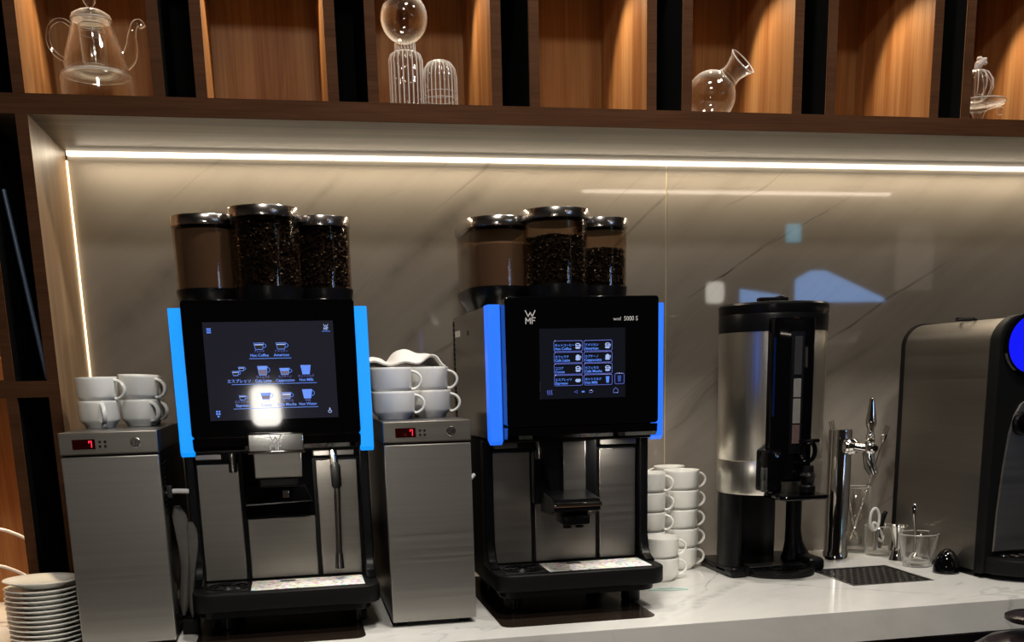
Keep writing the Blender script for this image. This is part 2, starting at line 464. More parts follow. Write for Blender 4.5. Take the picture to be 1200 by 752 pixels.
# ---------------------------------------------------------------- mesh helpers
class MB:
    """collects shapes in world coordinates, builds one mesh object"""

    def __init__(self):
        self.bm = bmesh.new()
        self.round = False

    def _take(self, tmp, mtx=None):
        if mtx is not None:
            bmesh.ops.transform(tmp, matrix=mtx, verts=tmp.verts)
        me = bpy.data.meshes.new('tmp')
        tmp.to_mesh(me)
        tmp.free()
        self.bm.from_mesh(me)
        bpy.data.meshes.remove(me)

    def box(self, x0, x1, y0, y1, z0, z1, bev=0.0, seg=2, mtx=None):
        t = bmesh.new()
        bmesh.ops.create_cube(t, size=1.0)
        for v in t.verts:
            v.co = Vector((x0 + (v.co.x + .5) * (x1 - x0), y0 + (v.co.y + .5) * (y1 - y0), z0 + (v.co.z + .5) * (z1 - z0)))
        if bev:
            bmesh.ops.bevel(t, geom=list(t.edges), offset=bev, segments=seg, affect='EDGES', profile=0.5)
        self._take(t, mtx)
        return self

    def lathe(self, prof, c, seg=32, closed=False, mtx=None, flute=0, famp=0.0, frange=None):
        self.round = True
        t = bmesh.new()
        rings = []
        for (r, z) in prof:
            if r < 1e-6:
                rings.append([t.verts.new((0, 0, z))])
            else:
                rr = []
                for i in range(seg):
                    a = 2 * PI * i / seg
                    k = r
                    if flute and (frange is None or frange[0] <= z <= frange[1]):
                        k = r * (1 + famp * math.cos(flute * a))
                    rr.append(t.verts.new((k * math.cos(a), k * math.sin(a), z)))
                rings.append(rr)
        pairs = list(zip(rings[:-1], rings[1:]))
        if closed:
            pairs.append((rings[-1], rings[0]))
        for a, b in pairs:
            if len(a) == 1 and len(b) == 1:
                continue
            for i in range(seg):
                j = (i + 1) % seg
                if len(a) == 1:
                    t.faces.new((a[0], b[j], b[i]))
                elif len(b) == 1:
                    t.faces.new((a[i], a[j], b[0]))
                else:
                    t.faces.new((a[i], a[j], b[j], b[i]))
        bmesh.ops.recalc_face_normals(t, faces=t.faces)
        T = Matrix.Translation(c)
        self._take(t, T @ mtx if mtx is not None else T)
        return self

    def cyl(self, c, r, h, seg=24, axis='z', bev=0.0):
        b = min(bev, h / 2.01, r / 2)
        prof = [(0, 0), (r - b, 0)] + ([(r, b), (r, h - b)] if b else [(r, h)][:0]) + [(r - b, h), (0, h)]
        if not b:
            prof = [(0, 0), (r, 0), (r, h), (0, h)]
        mt = {'z': None, 'y': Matrix.Rotation(-PI / 2, 4, 'X'), 'x': Matrix.Rotation(PI / 2, 4, 'Y')}[axis]
        return self.lathe(prof, c, seg, mtx=mt)

    def tube(self, pts, r, seg=10, closed=False):
        self.round = True
        t = bmesh.new()
        pts = [Vector(p) for p in pts]
        n = len(pts)
        rad = r if isinstance(r, (list, tuple)) else [r] * n
        rings = []
        prev = None
        for i, p in enumerate(pts):
            a = pts[(i - 1) % n] if (closed or i > 0) else p
            b = pts[(i + 1) % n] if (closed or i < n - 1) else p
            d = (b - a).normalized()
            if prev is None:
                u = d.orthogonal().normalized()
            else:
                u = (prev - d * prev.dot(d))
                u = u.normalized() if u.length > 1e-6 else d.orthogonal().normalized()
            prev = u
            w = d.cross(u)
            rings.append([t.verts.new(p + rad[i] * (math.cos(2 * PI * k / seg) * u + math.sin(2 * PI * k / seg) * w)) for k in range(seg)])
        pr = list(zip(rings[:-1], rings[1:]))
        if closed:
            pr.append((rings[-1], rings[0]))
        for a, b in pr:
            for k in range(seg):
                t.faces.new((a[k], a[(k + 1) % seg], b[(k + 1) % seg], b[k]))
        if not closed:
            t.faces.new(rings[0][::-1])
            t.faces.new(rings[-1])
        bmesh.ops.recalc_face_normals(t, faces=t.faces)
        self._take(t)
        return self

    def prism(self, poly, axis, a, b, bev=0.0, seg=2):
        """extrude a 2D polygon along an axis from a to b (axis y: poly is xz; axis z: poly is xy; axis x: poly is yz)"""
        t = bmesh.new()

        def P(p, h):
            return {'y': (p[0], h, p[1]), 'z': (p[0], p[1], h), 'x': (h, p[0], p[1])}[axis]
        va = [t.verts.new(P(p, a)) for p in poly]
        vb = [t.verts.new(P(p, b)) for p in poly]
        t.faces.new(va)
        t.faces.new(vb[::-1])
        n = len(poly)
        for i in range(n):
            t.faces.new((va[i], va[(i + 1) % n], vb[(i + 1) % n], vb[i]))
        bmesh.ops.recalc_face_normals(t, faces=t.faces)
        if bev:
            caps = [e for e in t.edges if (e.verts[0] in va and e.verts[1] in va) or (e.verts[0] in vb and e.verts[1] in vb)]
            bmesh.ops.bevel(t, geom=caps, offset=bev, segments=seg, affect='EDGES', profile=0.5)
        self._take(t)
        return self

    def loft(self, sections):
        """sections: list of equally long closed point loops"""
        self.round = True
        t = bmesh.new()
        rs = [[t.verts.new(p) for p in s] for s in sections]
        n = len(rs[0])
        for a, b in zip(rs[:-1], rs[1:]):
            for k in range(n):
                t.faces.new((a[k], a[(k + 1) % n], b[(k + 1) % n], b[k]))
        t.faces.new(rs[0][::-1])
        t.faces.new(rs[-1])
        bmesh.ops.recalc_face_normals(t, faces=t.faces)
        self._take(t)
        return self

    def build(self, name, material, parent=None, smooth=True, angle=35):
        me = bpy.data.meshes.new(name)
        off = parent.matrix_world_loc if hasattr(parent, 'matrix_world_loc') else None
        self.bm.to_mesh(me)
        self.bm.free()
        o = bpy.data.objects.new(name, me)
        base = ORIGIN.get(parent.name, Vector((0, 0, 0))) if parent else Vector((0, 0, 0))
        if parent:
            me.transform(Matrix.Translation(-base))
            o.parent = parent
            ORIGIN[o.name] = base
        me.materials.append(material)
        if smooth:
            for p in me.polygons:
                p.use_smooth = True
            me.set_sharp_from_angle(angle=math.radians(angle if self.round else 20))
        COL.objects.link(o)
        ORIGIN[o.name] = base
        return o


ORIGIN = {}


def tag(o, label=None, cat=None, group=None, kind=None):
    if label:
        o['label'] = label
    if cat:
        o['category'] = cat
    if group:
        o['group'] = group
    if kind:
        o['kind'] = kind
    return o


def thing(name, loc, label, cat, group=None, kind=None):
    o = bpy.data.objects.new(name, None)
    o.empty_display_size = 0.05
    o.location = loc
    COL.objects.link(o)
    ORIGIN[o.name] = Vector(loc)
    return tag(o, label, cat, group, kind)


def lone(mb, name, material, label, cat, group=None, kind=None, **k):
    """a thing that is one mesh: origin moved to its base centre"""
    o = mb.build(name, material, None, **k)
    vs = o.data.vertices
    x = (min(v.co.x for v in vs) + max(v.co.x for v in vs)) / 2
    y = (min(v.co.y for v in vs) + max(v.co.y for v in vs)) / 2
    z = min(v.co.z for v in vs)
    o.data.transform(Matrix.Translation((-x, -y, -z)))
    o.location = (x, y, z)
    ORIGIN[o.name] = Vector((x, y, z))
    return tag(o, label, cat, group, kind)


def struct(mb, name, material, parent=None, **k):
    o = mb.build(name, material, parent, **k)
    if not parent:
        o['kind'] = 'structure'
    return o


def copy_tree(o, parent=None):
    c = o.copy()
    COL.objects.link(c)
    c.parent = parent
    for ch in o.children:
        copy_tree(ch, c)
    return c


def arc(cx, cy, r, a0, a1, n):
    return [(cx + r * math.cos(math.radians(a0 + (a1 - a0) * i / n)), cy + r * math.sin(math.radians(a0 + (a1 - a0) * i / n))) for i in range(n + 1)]


def rrect(x0, x1, y0, y1, r, n=6):
    return arc(x1 - r, y1 - r, r, 0, 90, n) + arc(x0 + r, y1 - r, r, 90, 180, n) + arc(x0 + r, y0 + r, r, 180, 270, n) + arc(x1 - r, y0 + r, r, 270, 360, n)


def text(body, size, x, y, z, material, parent, name='lettering', align='LEFT', stretch=1.0, ext=0.0002, bold=0.0):
    """flat lettering standing on a plane facing -y"""
    cu = bpy.data.curves.new(name, 'FONT')
    cu.body = body
    cu.size = size
    cu.align_x = align
    cu.extrude = ext
    cu.offset = bold
    cu.resolution_u = 2
    to = bpy.data.objects.new(name, cu)
    COL.objects.link(to)
    bpy.context.view_layer.update()
    dg = bpy.context.evaluated_depsgraph_get()
    me = bpy.data.meshes.new_from_object(to.evaluated_get(dg))
    bpy.data.objects.remove(to)
    base = ORIGIN.get(parent.name, Vector((0, 0, 0)))
    mt = Matrix.Translation(Vector((x, y, z)) - base) @ Matrix.Rotation(PI / 2, 4, 'X') @ Matrix.Diagonal((stretch, 1, 1, 1))
    me.transform(mt)
    me.materials.clear()
    me.materials.append(material)
    o = bpy.data.objects.new(name, me)
    o.parent = parent
    COL.objects.link(o)
    return o


# ================================================================ SETTING
CT = 0.90                    # counter top height
UF = -0.317                  # front plane of the wall unit

o = struct(MB().box(-3.5, 7.0, -7.2, 0.6, -0.05, 0.0), 'floor', M['floor'], smooth=False)
o['label'] = 'dark floor of the room'
struct(MB().box(-3.5, 7.0, -7.2, 0.6, 3.0, 3.05), 'ceiling', M['ceil'], smooth=False)
struct(MB().box(-3.55, -3.5, -7.2, 0.6, 0, 3.0), 'wall_left', M['wall_paint'], smooth=False)
struct(MB().box(7.0, 7.05, -7.2, 0.6, 0, 3.0), 'wall_right', M['wall_paint'], smooth=False)
struct(MB().box(-3.5, 7.0, 0.05, 0.12, 0, 3.0), 'wall_back', M['wall_paint'], smooth=False)

# far wall behind the camera with a window opening
wf = MB()
wf.box(-3.5, 4.15, -7.06, -7.0, 0, 3.0).box(5.75, 7.0, -7.06, -7.0, 0, 3.0)
wf.box(4.15, 5.75, -7.06, -7.0, 0, 1.78).box(4.15, 5.75, -7.06, -7.0, 2.32, 3.0)
struct(wf, 'wall_front', M['wall_paint'], smooth=False)
w1 = thing('window_1', (4.95, -7.03, 1.78), None, None, kind='structure')
MB().prism([(4.19, 1.96), (4.60, 1.96), (4.60, 2.03), (4.40, 2.06), (4.19, 2.09)], 'y', -7.05, -7.045).build('window_pane', M['sky'], w1, smooth=False)
MB().prism([(4.72, 1.96), (5.70, 1.96), (5.66, 2.0), (5.05, 2.25), (4.90, 2.25), (4.72, 2.16)], 'y', -7.05, -7.045).build('window_pane', M['sky'], w1, smooth=False)
MB().box(4.15, 5.75, -7.058, -7.052, 1.78, 2.32).build('awning_cloth', M['black_void'], w1, smooth=False)
MB().box(4.60, 4.72, -7.052, -7.0, 1.78, 2.32).build('window_frame', M['cabinet'], w1, smooth=False)

# marble splashback : two slabs
wm = thing('trim_1', (0.8, 0.02, CT), None, None, kind='structure')
tag(wm, 'polished beige marble splashback behind the machines')
MB().box(-0.4075, 0.8735, 0.0, 0.05, 0.80, 1.812, 0.0008).build('marble_slab', M['marble_wall'], wm, smooth=False)
MB().box(0.8765, 2.4, 0.0, 0.05, 0.80, 1.812, 0.0008).build('marble_slab', M['marble_wall'], wm, smooth=False)
MB().box(0.8735, 0.8765, 0.002, 0.03, 0.80, 1.812).build('joint', mat('pale_joint', (0.62, 0.52, 0.36), 0.25, var=0.05), wm, smooth=False)

# ================================================================ WALL UNIT
U = thing('shelving_unit', (0.8, UF / 2, 0.0), 'built-in oak shelving unit with lit bays above the coffee counter', 'shelving')
XR = 2.36
BOT, BTOP = 1.8135, 1.8465     # shelf over the niche
TOP = 2.17
BL = [-0.4097 + 0.3047 * k for k in range(-2, 9)]
BW = 0.2125
ST = 0.0195
# long shelf board with a darker front edge
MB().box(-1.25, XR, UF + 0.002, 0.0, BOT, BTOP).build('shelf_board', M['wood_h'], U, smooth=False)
MB().box(-1.25, XR, UF, UF + 0.002, BOT, BTOP).build('front_edge', M['wood_unlit'], U, smooth=False)
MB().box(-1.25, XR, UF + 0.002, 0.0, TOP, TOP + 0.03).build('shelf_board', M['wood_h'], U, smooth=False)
MB().box(-1.25, XR, UF, UF + 0.002, TOP, TOP + 0.03).build('front_edge', M['wood_unlit'], U, smooth=False)
LS0, LS1 = 1.333, 1.3625
MB().box(-1.25, -0.4297, UF, 0.0, LS0, LS1).build('shelf_board', M['wood_unlit'], U, smooth=False)


def upright(x0, x1, z0, z1, inner):
    """an upright panel: dark front edge, wood faces"""
    MB().box(x0, x1, UF + 0.002, 0.0, z0, z1).build('upright', inner, U, smooth=False)
    MB().box(x0, x1, UF, UF + 0.002, z0, z1).build('front_edge', M['wood_unlit'], U, smooth=False)


for x in BL:
    if x > 2.1:
        continue
    upright(x + BW, x + BW + ST, BTOP, TOP, M['wood'])
    upright(x + 0.3047 - ST, x + 0.3047, BTOP, TOP, M['wood'])
    MB().box(x, x + BW, -0.012, 0.0, BTOP, TOP).build('back_panel', M['wood'], U, smooth=False)
    MB().box(x + BW + ST, x + 0.3047 - ST, -0.06, 0.0, BTOP, TOP).build('gap_shade', M['black_void'], U, smooth=False)  # black sheets put in for the darkness of deep open gaps
    for k in (0, 1):
        xa = x + BW + ST if k == 0 else x + 0.3047 - ST - 0.001
        MB().box(xa, xa + 0.001, UF + 0.004, -0.06, BTOP, TOP).build('gap_shade', M['black_void'], U, smooth=False)
# left hand column, beside the niche
MB().box(-0.4297, -0.4097, UF + 0.002, 0.0, CT, BOT).build('upright', M['wood_side'], U, smooth=False)
MB().box(-0.4297, -0.4097, UF, UF + 0.002, CT, BOT).build('front_edge', M['wood_unlit'], U, smooth=False)
for za, zb in ((CT, LS0), (LS1, BOT)):
    upright(-0.5022, -0.4845, za, zb, M['wood'])
    MB().box(-0.4845, -0.4297, -0.06, 0.0, za, zb).build('gap_shade', M['black_void'], U, smooth=False)
    for xa in (-0.4845, -0.4307):
        MB().box(xa, xa + 0.001, UF + 0.004, -0.06, za, zb).build('gap_shade', M['black_void'], U, smooth=False)
    MB().box(-0.7144, -0.5022, -0.012, 0.0, za, zb).build('back_panel', M['wood'], U, smooth=False)
    upright(-0.7339, -0.7144, za, zb, M['wood'])
    MB().box(-0.79, -0.7339, -0.06, 0.0, za, zb).build('gap_shade', M['black_void'], U, smooth=False)

# spotlights in the bays
def spot(x, z, y, where='', energy=5.2, angle=98, blend=0.45):
    t = thing('spotlight', (x, y, z), 'small recessed warm spotlight in the top of the ' + where, 'lamp', 'spotlights in the tops of the shelf bays')
    MB().lathe([(0.012, -0.004), (0.020, -0.004), (0.022, -0.001), (0.022, 0.0), (0.012, 0.0)], (x, y, z), 20, closed=True).build('ring', M['chrome'], t)
    d = bpy.data.lights.new('spot_bulb', 'SPOT')
    d.energy = energy
    d.color = (1.0, 0.77, 0.50)
    d.spot_size = math.radians(angle)
    d.spot_blend = blend
    d.shadow_soft_size = 0.008
    lo = bpy.data.objects.new('spot_bulb', d)
    lo.parent = t
    lo.location = (0, 0, -0.008)
    lo.rotation_euler = (math.radians(-24), 0, 0)
    COL.objects.link(lo)


for k, x in enumerate(BL):
    if -0.8 < x < 1.9:
        spot(x + BW / 2, TOP, -0.135, ['far left', 'far left bay beside the teapot bay', 'teapot bay', 'empty bay right of the teapot', 'carafe bay', 'empty bay between carafe and pitcher',
                                       'pitcher bay', 'empty bay right of the pitcher', 'pumpkin jar bay', 'last bay on the right', '', ''][k])
spot(-0.608, BOT, -0.165, 'upper small bay at the left edge', 6)
spot(-0.608, LS0, -0.165, 'bay behind the stacked plates', 9)

# LED tape, and a glow added along the lit corner joint
lt = MB().box(-0.405, XR, -0.015, -0.0005, 1.8062, 1.8132)
lone(lt, 'led_tape', M['led'], 'long glowing warm LED tape under the shelf at the top of the marble', 'light strip', smooth=False)
lt = MB().box(-0.4088, -0.4060, -0.0065, -0.002, 1.0, 1.797)
lone(lt, 'led_tape', M['corner_glow'], 'thin upright glowing line in the left corner of the marble niche', 'light strip', smooth=False)

# ================================================================ COUNTER
C_ = thing('counter', (0.6, -0.3, 0.0), 'white marble counter top carrying the coffee machines, thick front edge', 'counter')
top = MB()
DX0, DX1, DY0, DY1 = 1.1375, 1.3275, -0.435, -0.243
top.box(-1.3, DX0, -0.648, -0.001, CT - 0.06, CT).box(DX1, 2.4, -0.648, -0.001, CT - 0.06, CT)
top.box(DX0, DX1, -0.648, DY0, CT - 0.06, CT).box(DX0, DX1, DY1, -0.001, CT - 0.06, CT)
top.build('worktop', M['marble_top'], C_, smooth=False)
MB().box(-1.3, 2.4, -0.634, -0.01, CT - 0.068, CT - 0.0602).build('shadow_rail', M['steel_dark'], C_, smooth=False)
for i in range(6):
    MB().box(-1.3 + i * 0.617, -1.3 + (i + 1) * 0.617 - 0.004, -0.61, -0.02, 0.08, CT - 0.0685, 0.001).build('cabinet_front', M['cabinet'], C_, smooth=False)
# drain set in the worktop
D = thing('drain_grille', ((DX0 + DX1) / 2, (DY0 + DY1) / 2, CT - 0.02), 'square perforated black steel drip grille set into the white counter', 'drain')
MB().box(DX0, DX1, DY0, DY1, CT - 0.022, CT - 0.018).build('basin', M['black_void'], D, smooth=False)
g = MB()
b_ = 0.006
g.box(DX0, DX1, DY0, DY0 + b_, CT - 0.004, CT + 0.0008).box(DX0, DX1, DY1 - b_, DY1, CT - 0.004, CT + 0.0008)
g.box(DX0, DX0 + b_, DY0 + b_, DY1 - b_, CT - 0.004, CT + 0.0008).box(DX1 - b_, DX1, DY0 + b_, DY1 - b_, CT - 0.004, CT + 0.0008)
g.build('rim', M['steel_dark'], D, smooth=False)
# lattice plate with round-ended slots
g = bmesh.new()
nx, ny = 11, 12
px_, py_ = (DX1 - DX0 - 2 * b_) / nx, (DY1 - DY0 - 2 * b_) / ny
for j in range(ny):
    for i in range(-1, nx + 1):
        x0 = DX0 + b_ + px_ * (i + (0.5 if j % 2 else 0))
        x1 = x0 + px_
        cx0, cx1 = max(x0, DX0 + b_), min(x1, DX1 - b_)
        if cx1 - cx0 < px_ * 0.4:
            continue
        y0 = DY0 + b_ + py_ * j
        y1 = y0 + py_
        mx_, my_ = (cx0 + cx1) / 2, (y0 + y1) / 2
        if cx1 - cx0 < px_ * 0.9:
            vs = [g.verts.new(p) for p in ((cx0, y0, CT - .001), (cx1, y0, CT - .001), (cx1, y1, CT - .001), (cx0, y1, CT - .001))]
            g.faces.new(vs)
            continue
        out = [(cx0, y0), (mx_, y0), (cx1, y0), (cx1, my_), (cx1, y1), (mx_, y1), (cx0, y1), (cx0, my_)]
        hx, hy = px_ * 0.36, py_ * 0.33
        inn = [(mx_ - hx * .7, my_ - hy * .8), (mx_, my_ - hy), (mx_ + hx * .7, my_ - hy * .8), (mx_ + hx, my_), (mx_ + hx * .7, my_ + hy * .8), (mx_, my_ + hy), (mx_ - hx * .7, my_ + hy * .8), (mx_ - hx, my_)]
        vo = [g.verts.new((*p, CT - .001)) for p in out]
        vi = [g.verts.new((*p, CT - .001)) for p in inn]
        vd = [g.verts.new((*p, CT - .005)) for p in inn]
        for k in range(8):
            q = (k + 1) % 8
            g.faces.new((vo[k], vo[q], vi[q], vi[k]))
            g.faces.new((vi[k], vi[q], vd[q], vd[k]))
mb = MB()
mb.bm.free()
mb.bm = g
mb.build('perforated_plate', M['black_steel'], D, smooth=False)

# ================================================================ COFFEE MACHINES
def hopper_outline(kind):
    if kind == 'c':
        return [(0.062 * math.cos(2 * PI * i / 36), -0.350 + 0.062 * math.sin(2 * PI * i / 36)) for i in range(36)]
    if kind == 'r':
        return [(0.104 + 0.0525 * math.cos(2 * PI * i / 36), -0.300 + 0.0525 * math.sin(2 * PI * i / 36)) for i in range(36)]
    # long canister with round front
    f = arc(-0.105, -0.305, 0.060, 180, 360, 18)
    return f + [(-0.045, -0.27), (-0.045, -0.24)] + arc(-0.062, -0.178, 0.017, 0, 90, 3) + arc(-0.135, -0.181, 0.030, 90, 180, 5) + [(-0.165, -0.24), (-0.165, -0.27)]


def scaled(poly, s, c):
    return [(c[0] + (x - c[0]) * s, c[1] + (y - c[1]) * s) for x, y in poly]


def bean_mass(t, kind, cx, z0, z1, seed):
    rnd = random.Random(seed)
    out = hopper_outline(kind)
    c = (sum(p[0] for p in out) / len(out), sum(p[1] for p in out) / len(out))
    b = bmesh.new()
    # low bean: squashed octahedron-like ellipsoid
    def add(px, py, pz, r):
        m = Matrix.Translation((px, py, pz)) @ Matrix.Rotation(rnd.random() * 6.28, 4, 'Z') @ Matrix.Rotation(rnd.random() * 3.14, 4, 'X') @ Matrix.Diagonal((r * 1.45, r, r * 0.75, 1))
        bmesh.ops.create_icosphere(b, subdivisions=1, radius=1.0, matrix=m)
    n = 520
    for i in range(n):
        a = -PI * 1.05 + rnd.random() * PI * 1.1
        d = (math.cos(a), math.sin(a))
        R = (0.062 if kind == 'c' else 0.0525) - 0.0075
        add(cx + c[0] + d[0] * R, c[1] + d[1] * R, z0 + 0.004 + rnd.random() * (z1 - z0), 0.0030)
    for i in range(160):
        a, r = rnd.random() * 6.28, math.sqrt(rnd.random()) * 0.052
        r = min(r, (0.052 if kind == 'c' else 0.043))
        add(cx + c[0] + math.cos(a) * r, c[1] + math.sin(a) * r, z1 + rnd.random() * 0.004 + 0.006 * (1 - r / .055), 0.0030)
    mb = MB()
    mb.bm.free()
    mb.bm = b
    return mb


def coffee_machine(cx, label, bar, fill, variant):
    t = thing('coffee_machine', (cx, -0.30, CT), label, 'coffee machine', 'twin touch screen coffee machines')
    Z = lambda v: CT + v
    lx = cx + (-0.004 if variant == 1 else 0.0)
    # upper steel housing
    MB().box(cx - 0.163, cx + 0.163, -0.4655, -0.085, Z(0.333), Z(0.575), 0.003).build('housing', M['steel_dark'] if variant == 1 else M['steel_side'], t)
    if variant == 2:
        vb = MB()
        for i in range(26):
            vb.box(cx - 0.1645, cx - 0.158, -0.094, -0.083, Z(0.562 - 0.0102 * i - 0.005), Z(0.562 - 0.0102 * i), 0.0005, 1)
        vb.box(cx - 0.1635, cx - 0.157, -0.096, -0.081, Z(0.30), Z(0.567))
        vb.build('rear_vent_ribs', M['black_matt'], t, smooth=False)
        MB().box(cx - 0.1637, cx - 0.163, -0.17, -0.11, Z(0.533), Z(0.545)).build('type_label', M['plastic_white'], t, smooth=False)
        MB().cyl((cx - 0.1640, -0.270, Z(0.536)), 0.005, 0.002, 12, 'x').build('screw', M['black'], t)
    # lower black body with side cheeks
    MB().box(lx - 0.160, lx + 0.160, -0.393, -0.10, Z(0.045), Z(0.332), 0.002).build('lower_body', M['black_matt'], t)
    for s in (-1, 1):
        xa, xb = sorted((lx + s * 0.1475, lx + s * 0.1655))
        prof = [(-0.38, 0.33), (-0.418, 0.33)] + [(-0.418, 0.15)] + [(-0.418 - 0.028 * (1 - math.cos(a)), 0.15 - 0.055 * math.sin(a)) for a in [0.3, 0.6, 0.9, 1.2, 1.5]] + [(-0.46, 0.090), (-0.46, 0.06), (-0.38, 0.06)]
        MB().prism([(y, Z(z)) for y, z in prof], 'x', xa, xb, 0.003).build('side_cheek', M['black'], t)
    # feet
    for fx in (-0.115, 0.128):
        for fy in (-0.42, -0.15):
            MB().cyl((lx + fx, fy, CT + 0.0016), 0.019, 0.049, 20, bev=0.002).build('foot', M['black'], t)
    # drip tray
    fy0, fy1 = -0.530, -0.385
    out = [(lx - 0.166, fy1)] + arc(lx - 0.132, fy0 + 0.034, 0.034, 180, 270, 8) + arc(lx + 0.133, fy0 + 0.034, 0.034, 270, 360, 8) + [(lx + 0.167, fy1)]
    MB().prism(out, 'z', Z(0.053), Z(0.0865), 0.004, 3).build('drip_tray', M['black_matt'], t)
    inn = [(lx - 0.150, fy1)] + arc(lx - 0.125, fy0 + 0.042, 0.03, 180, 270, 6) + arc(lx + 0.12, fy0 + 0.042, 0.03, 270, 360, 6) + [(lx + 0.145, fy1)]
    MB().prism(inn, 'z', Z(0.040), Z(0.053), 0.002, 2).build('tray_underside', M['black'], t)
    gr = MB().box(lx - 0.148, lx - 0.068, -0.512, -0.425, Z(0.0866), Z(0.0880), 0.0005, 1)
    for k in range(3):
        r = 0.012 + 0.010 * k
        gr.tube([(lx - 0.105 + r * 1.15 * math.cos(a * PI / 12), -0.468 + r * math.sin(a * PI / 12), Z(0.0885)) for a in range(24)], 0.0018, 6, closed=True)
    for k in range(6):
        a = k * PI / 3
        gr.tube([(lx - 0.105 + 0.010 * math.cos(a), -0.468 + 0.010 * math.sin(a), Z(0.0885)), (lx - 0.105 + 0.036 * math.cos(a), -0.468 + 0.032 * math.sin(a), Z(0.0885))], 0.0018, 6)
    gr.build('cup_grid', M['black'], t)
    MB().box(lx - 0.063, lx + 0.140, -0.514, -0.427, Z(0.0866), Z(0.0884), 0.0005, 1).build('tray_label', M['tray_label'], t)
    MB().box(lx - 0.012, lx + 0.016, -0.452, -0.438, Z(0.0885), Z(0.0892), 0.0003, 1).build('drain_slot', M['slot'], t)
    # steel front panels
    yf = -0.405
    MB().box(lx - 0.147, lx - 0.072, yf, -0.39, Z(0.0885), Z(0.306), 0.0015).build('steel_panel', M['steel'], t)
    MB().box(lx - 0.064, lx + 0.060, yf, -0.39, Z(0.0885), Z(0.202 if variant == 1 else 0.205), 0.0015).build('steel_panel', M['steel'], t)
    MB().box(lx + 0.068, lx + 0.143, yf, -0.39, Z(0.0885), Z(0.306), 0.0015).build('steel_panel', M['steel'], t)
    MB().box(lx - 0.146, lx - 0.100, -0.425, -0.39, Z(0.315), Z(0.325), 0.001).build('upper_slot', M['steel_dark'], t)
    MB().box(lx + 0.064, lx + 0.138, -0.425, -0.39, Z(0.315), Z(0.325), 0.001).build('upper_slot', M['steel_dark'], t)
    # head
    MB().box(cx - 0.1422, cx + 0.1422, -0.50, -0.40, Z(0.330), Z(0.574), 0.003).build('head', M['black'], t)
    MB().prism(rrect(cx - 0.142, cx + 0.142, Z(0.360), Z(0.585), 0.006, 4), 'y', -0.540, -0.500, 0.002, 2).build('front_panel', M['black_gloss'], t)
    MB().prism([(-0.50, Z(0.336)), (-0.528, Z(0.337)), (-0.537, Z(0.344)), (-0.539, Z(0.3585)), (-0.50, Z(0.3585))], 'x', cx - 0.1415, cx + 0.1415, 0.002).build('lower_lip', M['black_gloss'], t)
    for s in (-1, 1):
        xa, xb = sorted((cx + s * 0.1425, cx + s * 0.1665))
        MB().prism([(-0.4995, Z(0.575)), (-0.4995, Z(0.333)), (-0.490, Z(0.326)), (-0.470, Z(0.334)), (-0.466, Z(0.575))], 'x', xa, xb, 0.002, 2).build('light_bar', bar, t)
    # hoppers
    tops = {'l': (0.600, 0.732), 'c': (0.600, 0.738), 'r': (0.597, 0.730)}
    for kind in 'lcr':
        out = hopper_outline(kind)
        c = (sum(p[0] for p in out) / len(out), sum(p[1] for p in out) / len(out))
        zb = 0.618
        zt = 0.741 if kind == 'c' else 0.732
        wall = [[(cx + x, y, Z(z)) for x, y in scaled(out, s, c)] for z, s in ((zb, 0.985), (zt, 1.0))]
        n = len(out)
        h = MB()
        b = h.bm
        wall_in = [[(cx + x, y, Z(z)) for x, y in scaled(out, s, c)] for z, s in ((zb, 0.955), (zt, 0.97))]
        rings = [[b.verts.new(p) for p in ring] for ring in (wall[0], wall[1], wall_in[1], wall_in[0])]
        for a, d in ((0, 1), (1, 2), (2, 3), (3, 0)):
            for k in range(n):
                b.faces.new((rings[a][k], rings[a][(k + 1) % n], rings[d][(k + 1) % n], rings[d][k]))
        bmesh.ops.recalc_face_normals(b, faces=b.faces)
        hp = h.build('hopper', M['hopper_plastic'], t)
        if kind == 'l':
            hp['label'] = 'long hopper of brown powder on the left'
        elif kind == 'c':
            hp['label'] = 'taller middle hopper of dark beans'
        else:
            hp['label'] = 'right hopper of dark beans'
        # lid
        l1 = [[(cx + x, y, Z(z)) for x, y in scaled(out, s, c)] for z, s in ((zt - 0.004, 1.035), (zt - 0.002, 1.045), (zt + 0.011, 1.045), (zt + 0.0135, 1.03), (zt + 0.0135, 0.90))]
        MB().loft(l1).build('hopper_lid', M['lid_metal'], hp)
        l2 = [[(cx + x, y, Z(z)) for x, y in scaled(out, s, c)] for z, s in ((zt - 0.010, 0.945), (zt - 0.0045, 0.945))]
        MB().loft(l2).build('lid_seal', M['black'], hp)
        # base
        l3 = [[(cx + x, y, Z(z)) for x, y in scaled(out, s, c)] for z, s in ((0.576, 0.78 if kind == 'l' else 0.90), (0.596, 0.93 if kind == 'l' else 0.98), (0.612, 1.02), (0.618, 1.025), (0.6185, 0.95))]
        MB().loft(l3).build('hopper_base', M['black'], hp)
        if kind == 'l':
            zz = fill['l']
            MB().loft([[(cx + x, y, Z(z)) for x, y in scaled(out, s, c)] for z, s in ((0.6195, 0.93), (zz - 0.004, 0.945), (zz, 0.90))]).build('powder', M['powder'], hp)
        else:
            zz = fill[kind]
            R = 0.051 if kind == 'c' else 0.042
            MB().lathe([(0, 0.6195), (R, 0.6195), (R, zz - 0.002), (R * 0.7, zz + 0.004), (0, zz + 0.007)], (cx + c[0], c[1], CT), 24).build('bean_mass', M['bean_core'], hp)
            bo = bean_mass(t, kind, cx, Z(0.620), Z(zz), int(cx * 1000) + ord(kind)).build('coffee_beans', M['bean'], hp)
            bo['kind'] = 'stuff'
    # small working lamp under the head that lights the cups
    d = bpy.data.lights.new('cup_light', 'AREA')
    d.shape = 'RECTANGLE'
    d.size, d.size_y = 0.05, 0.008
    d.energy = 0.35
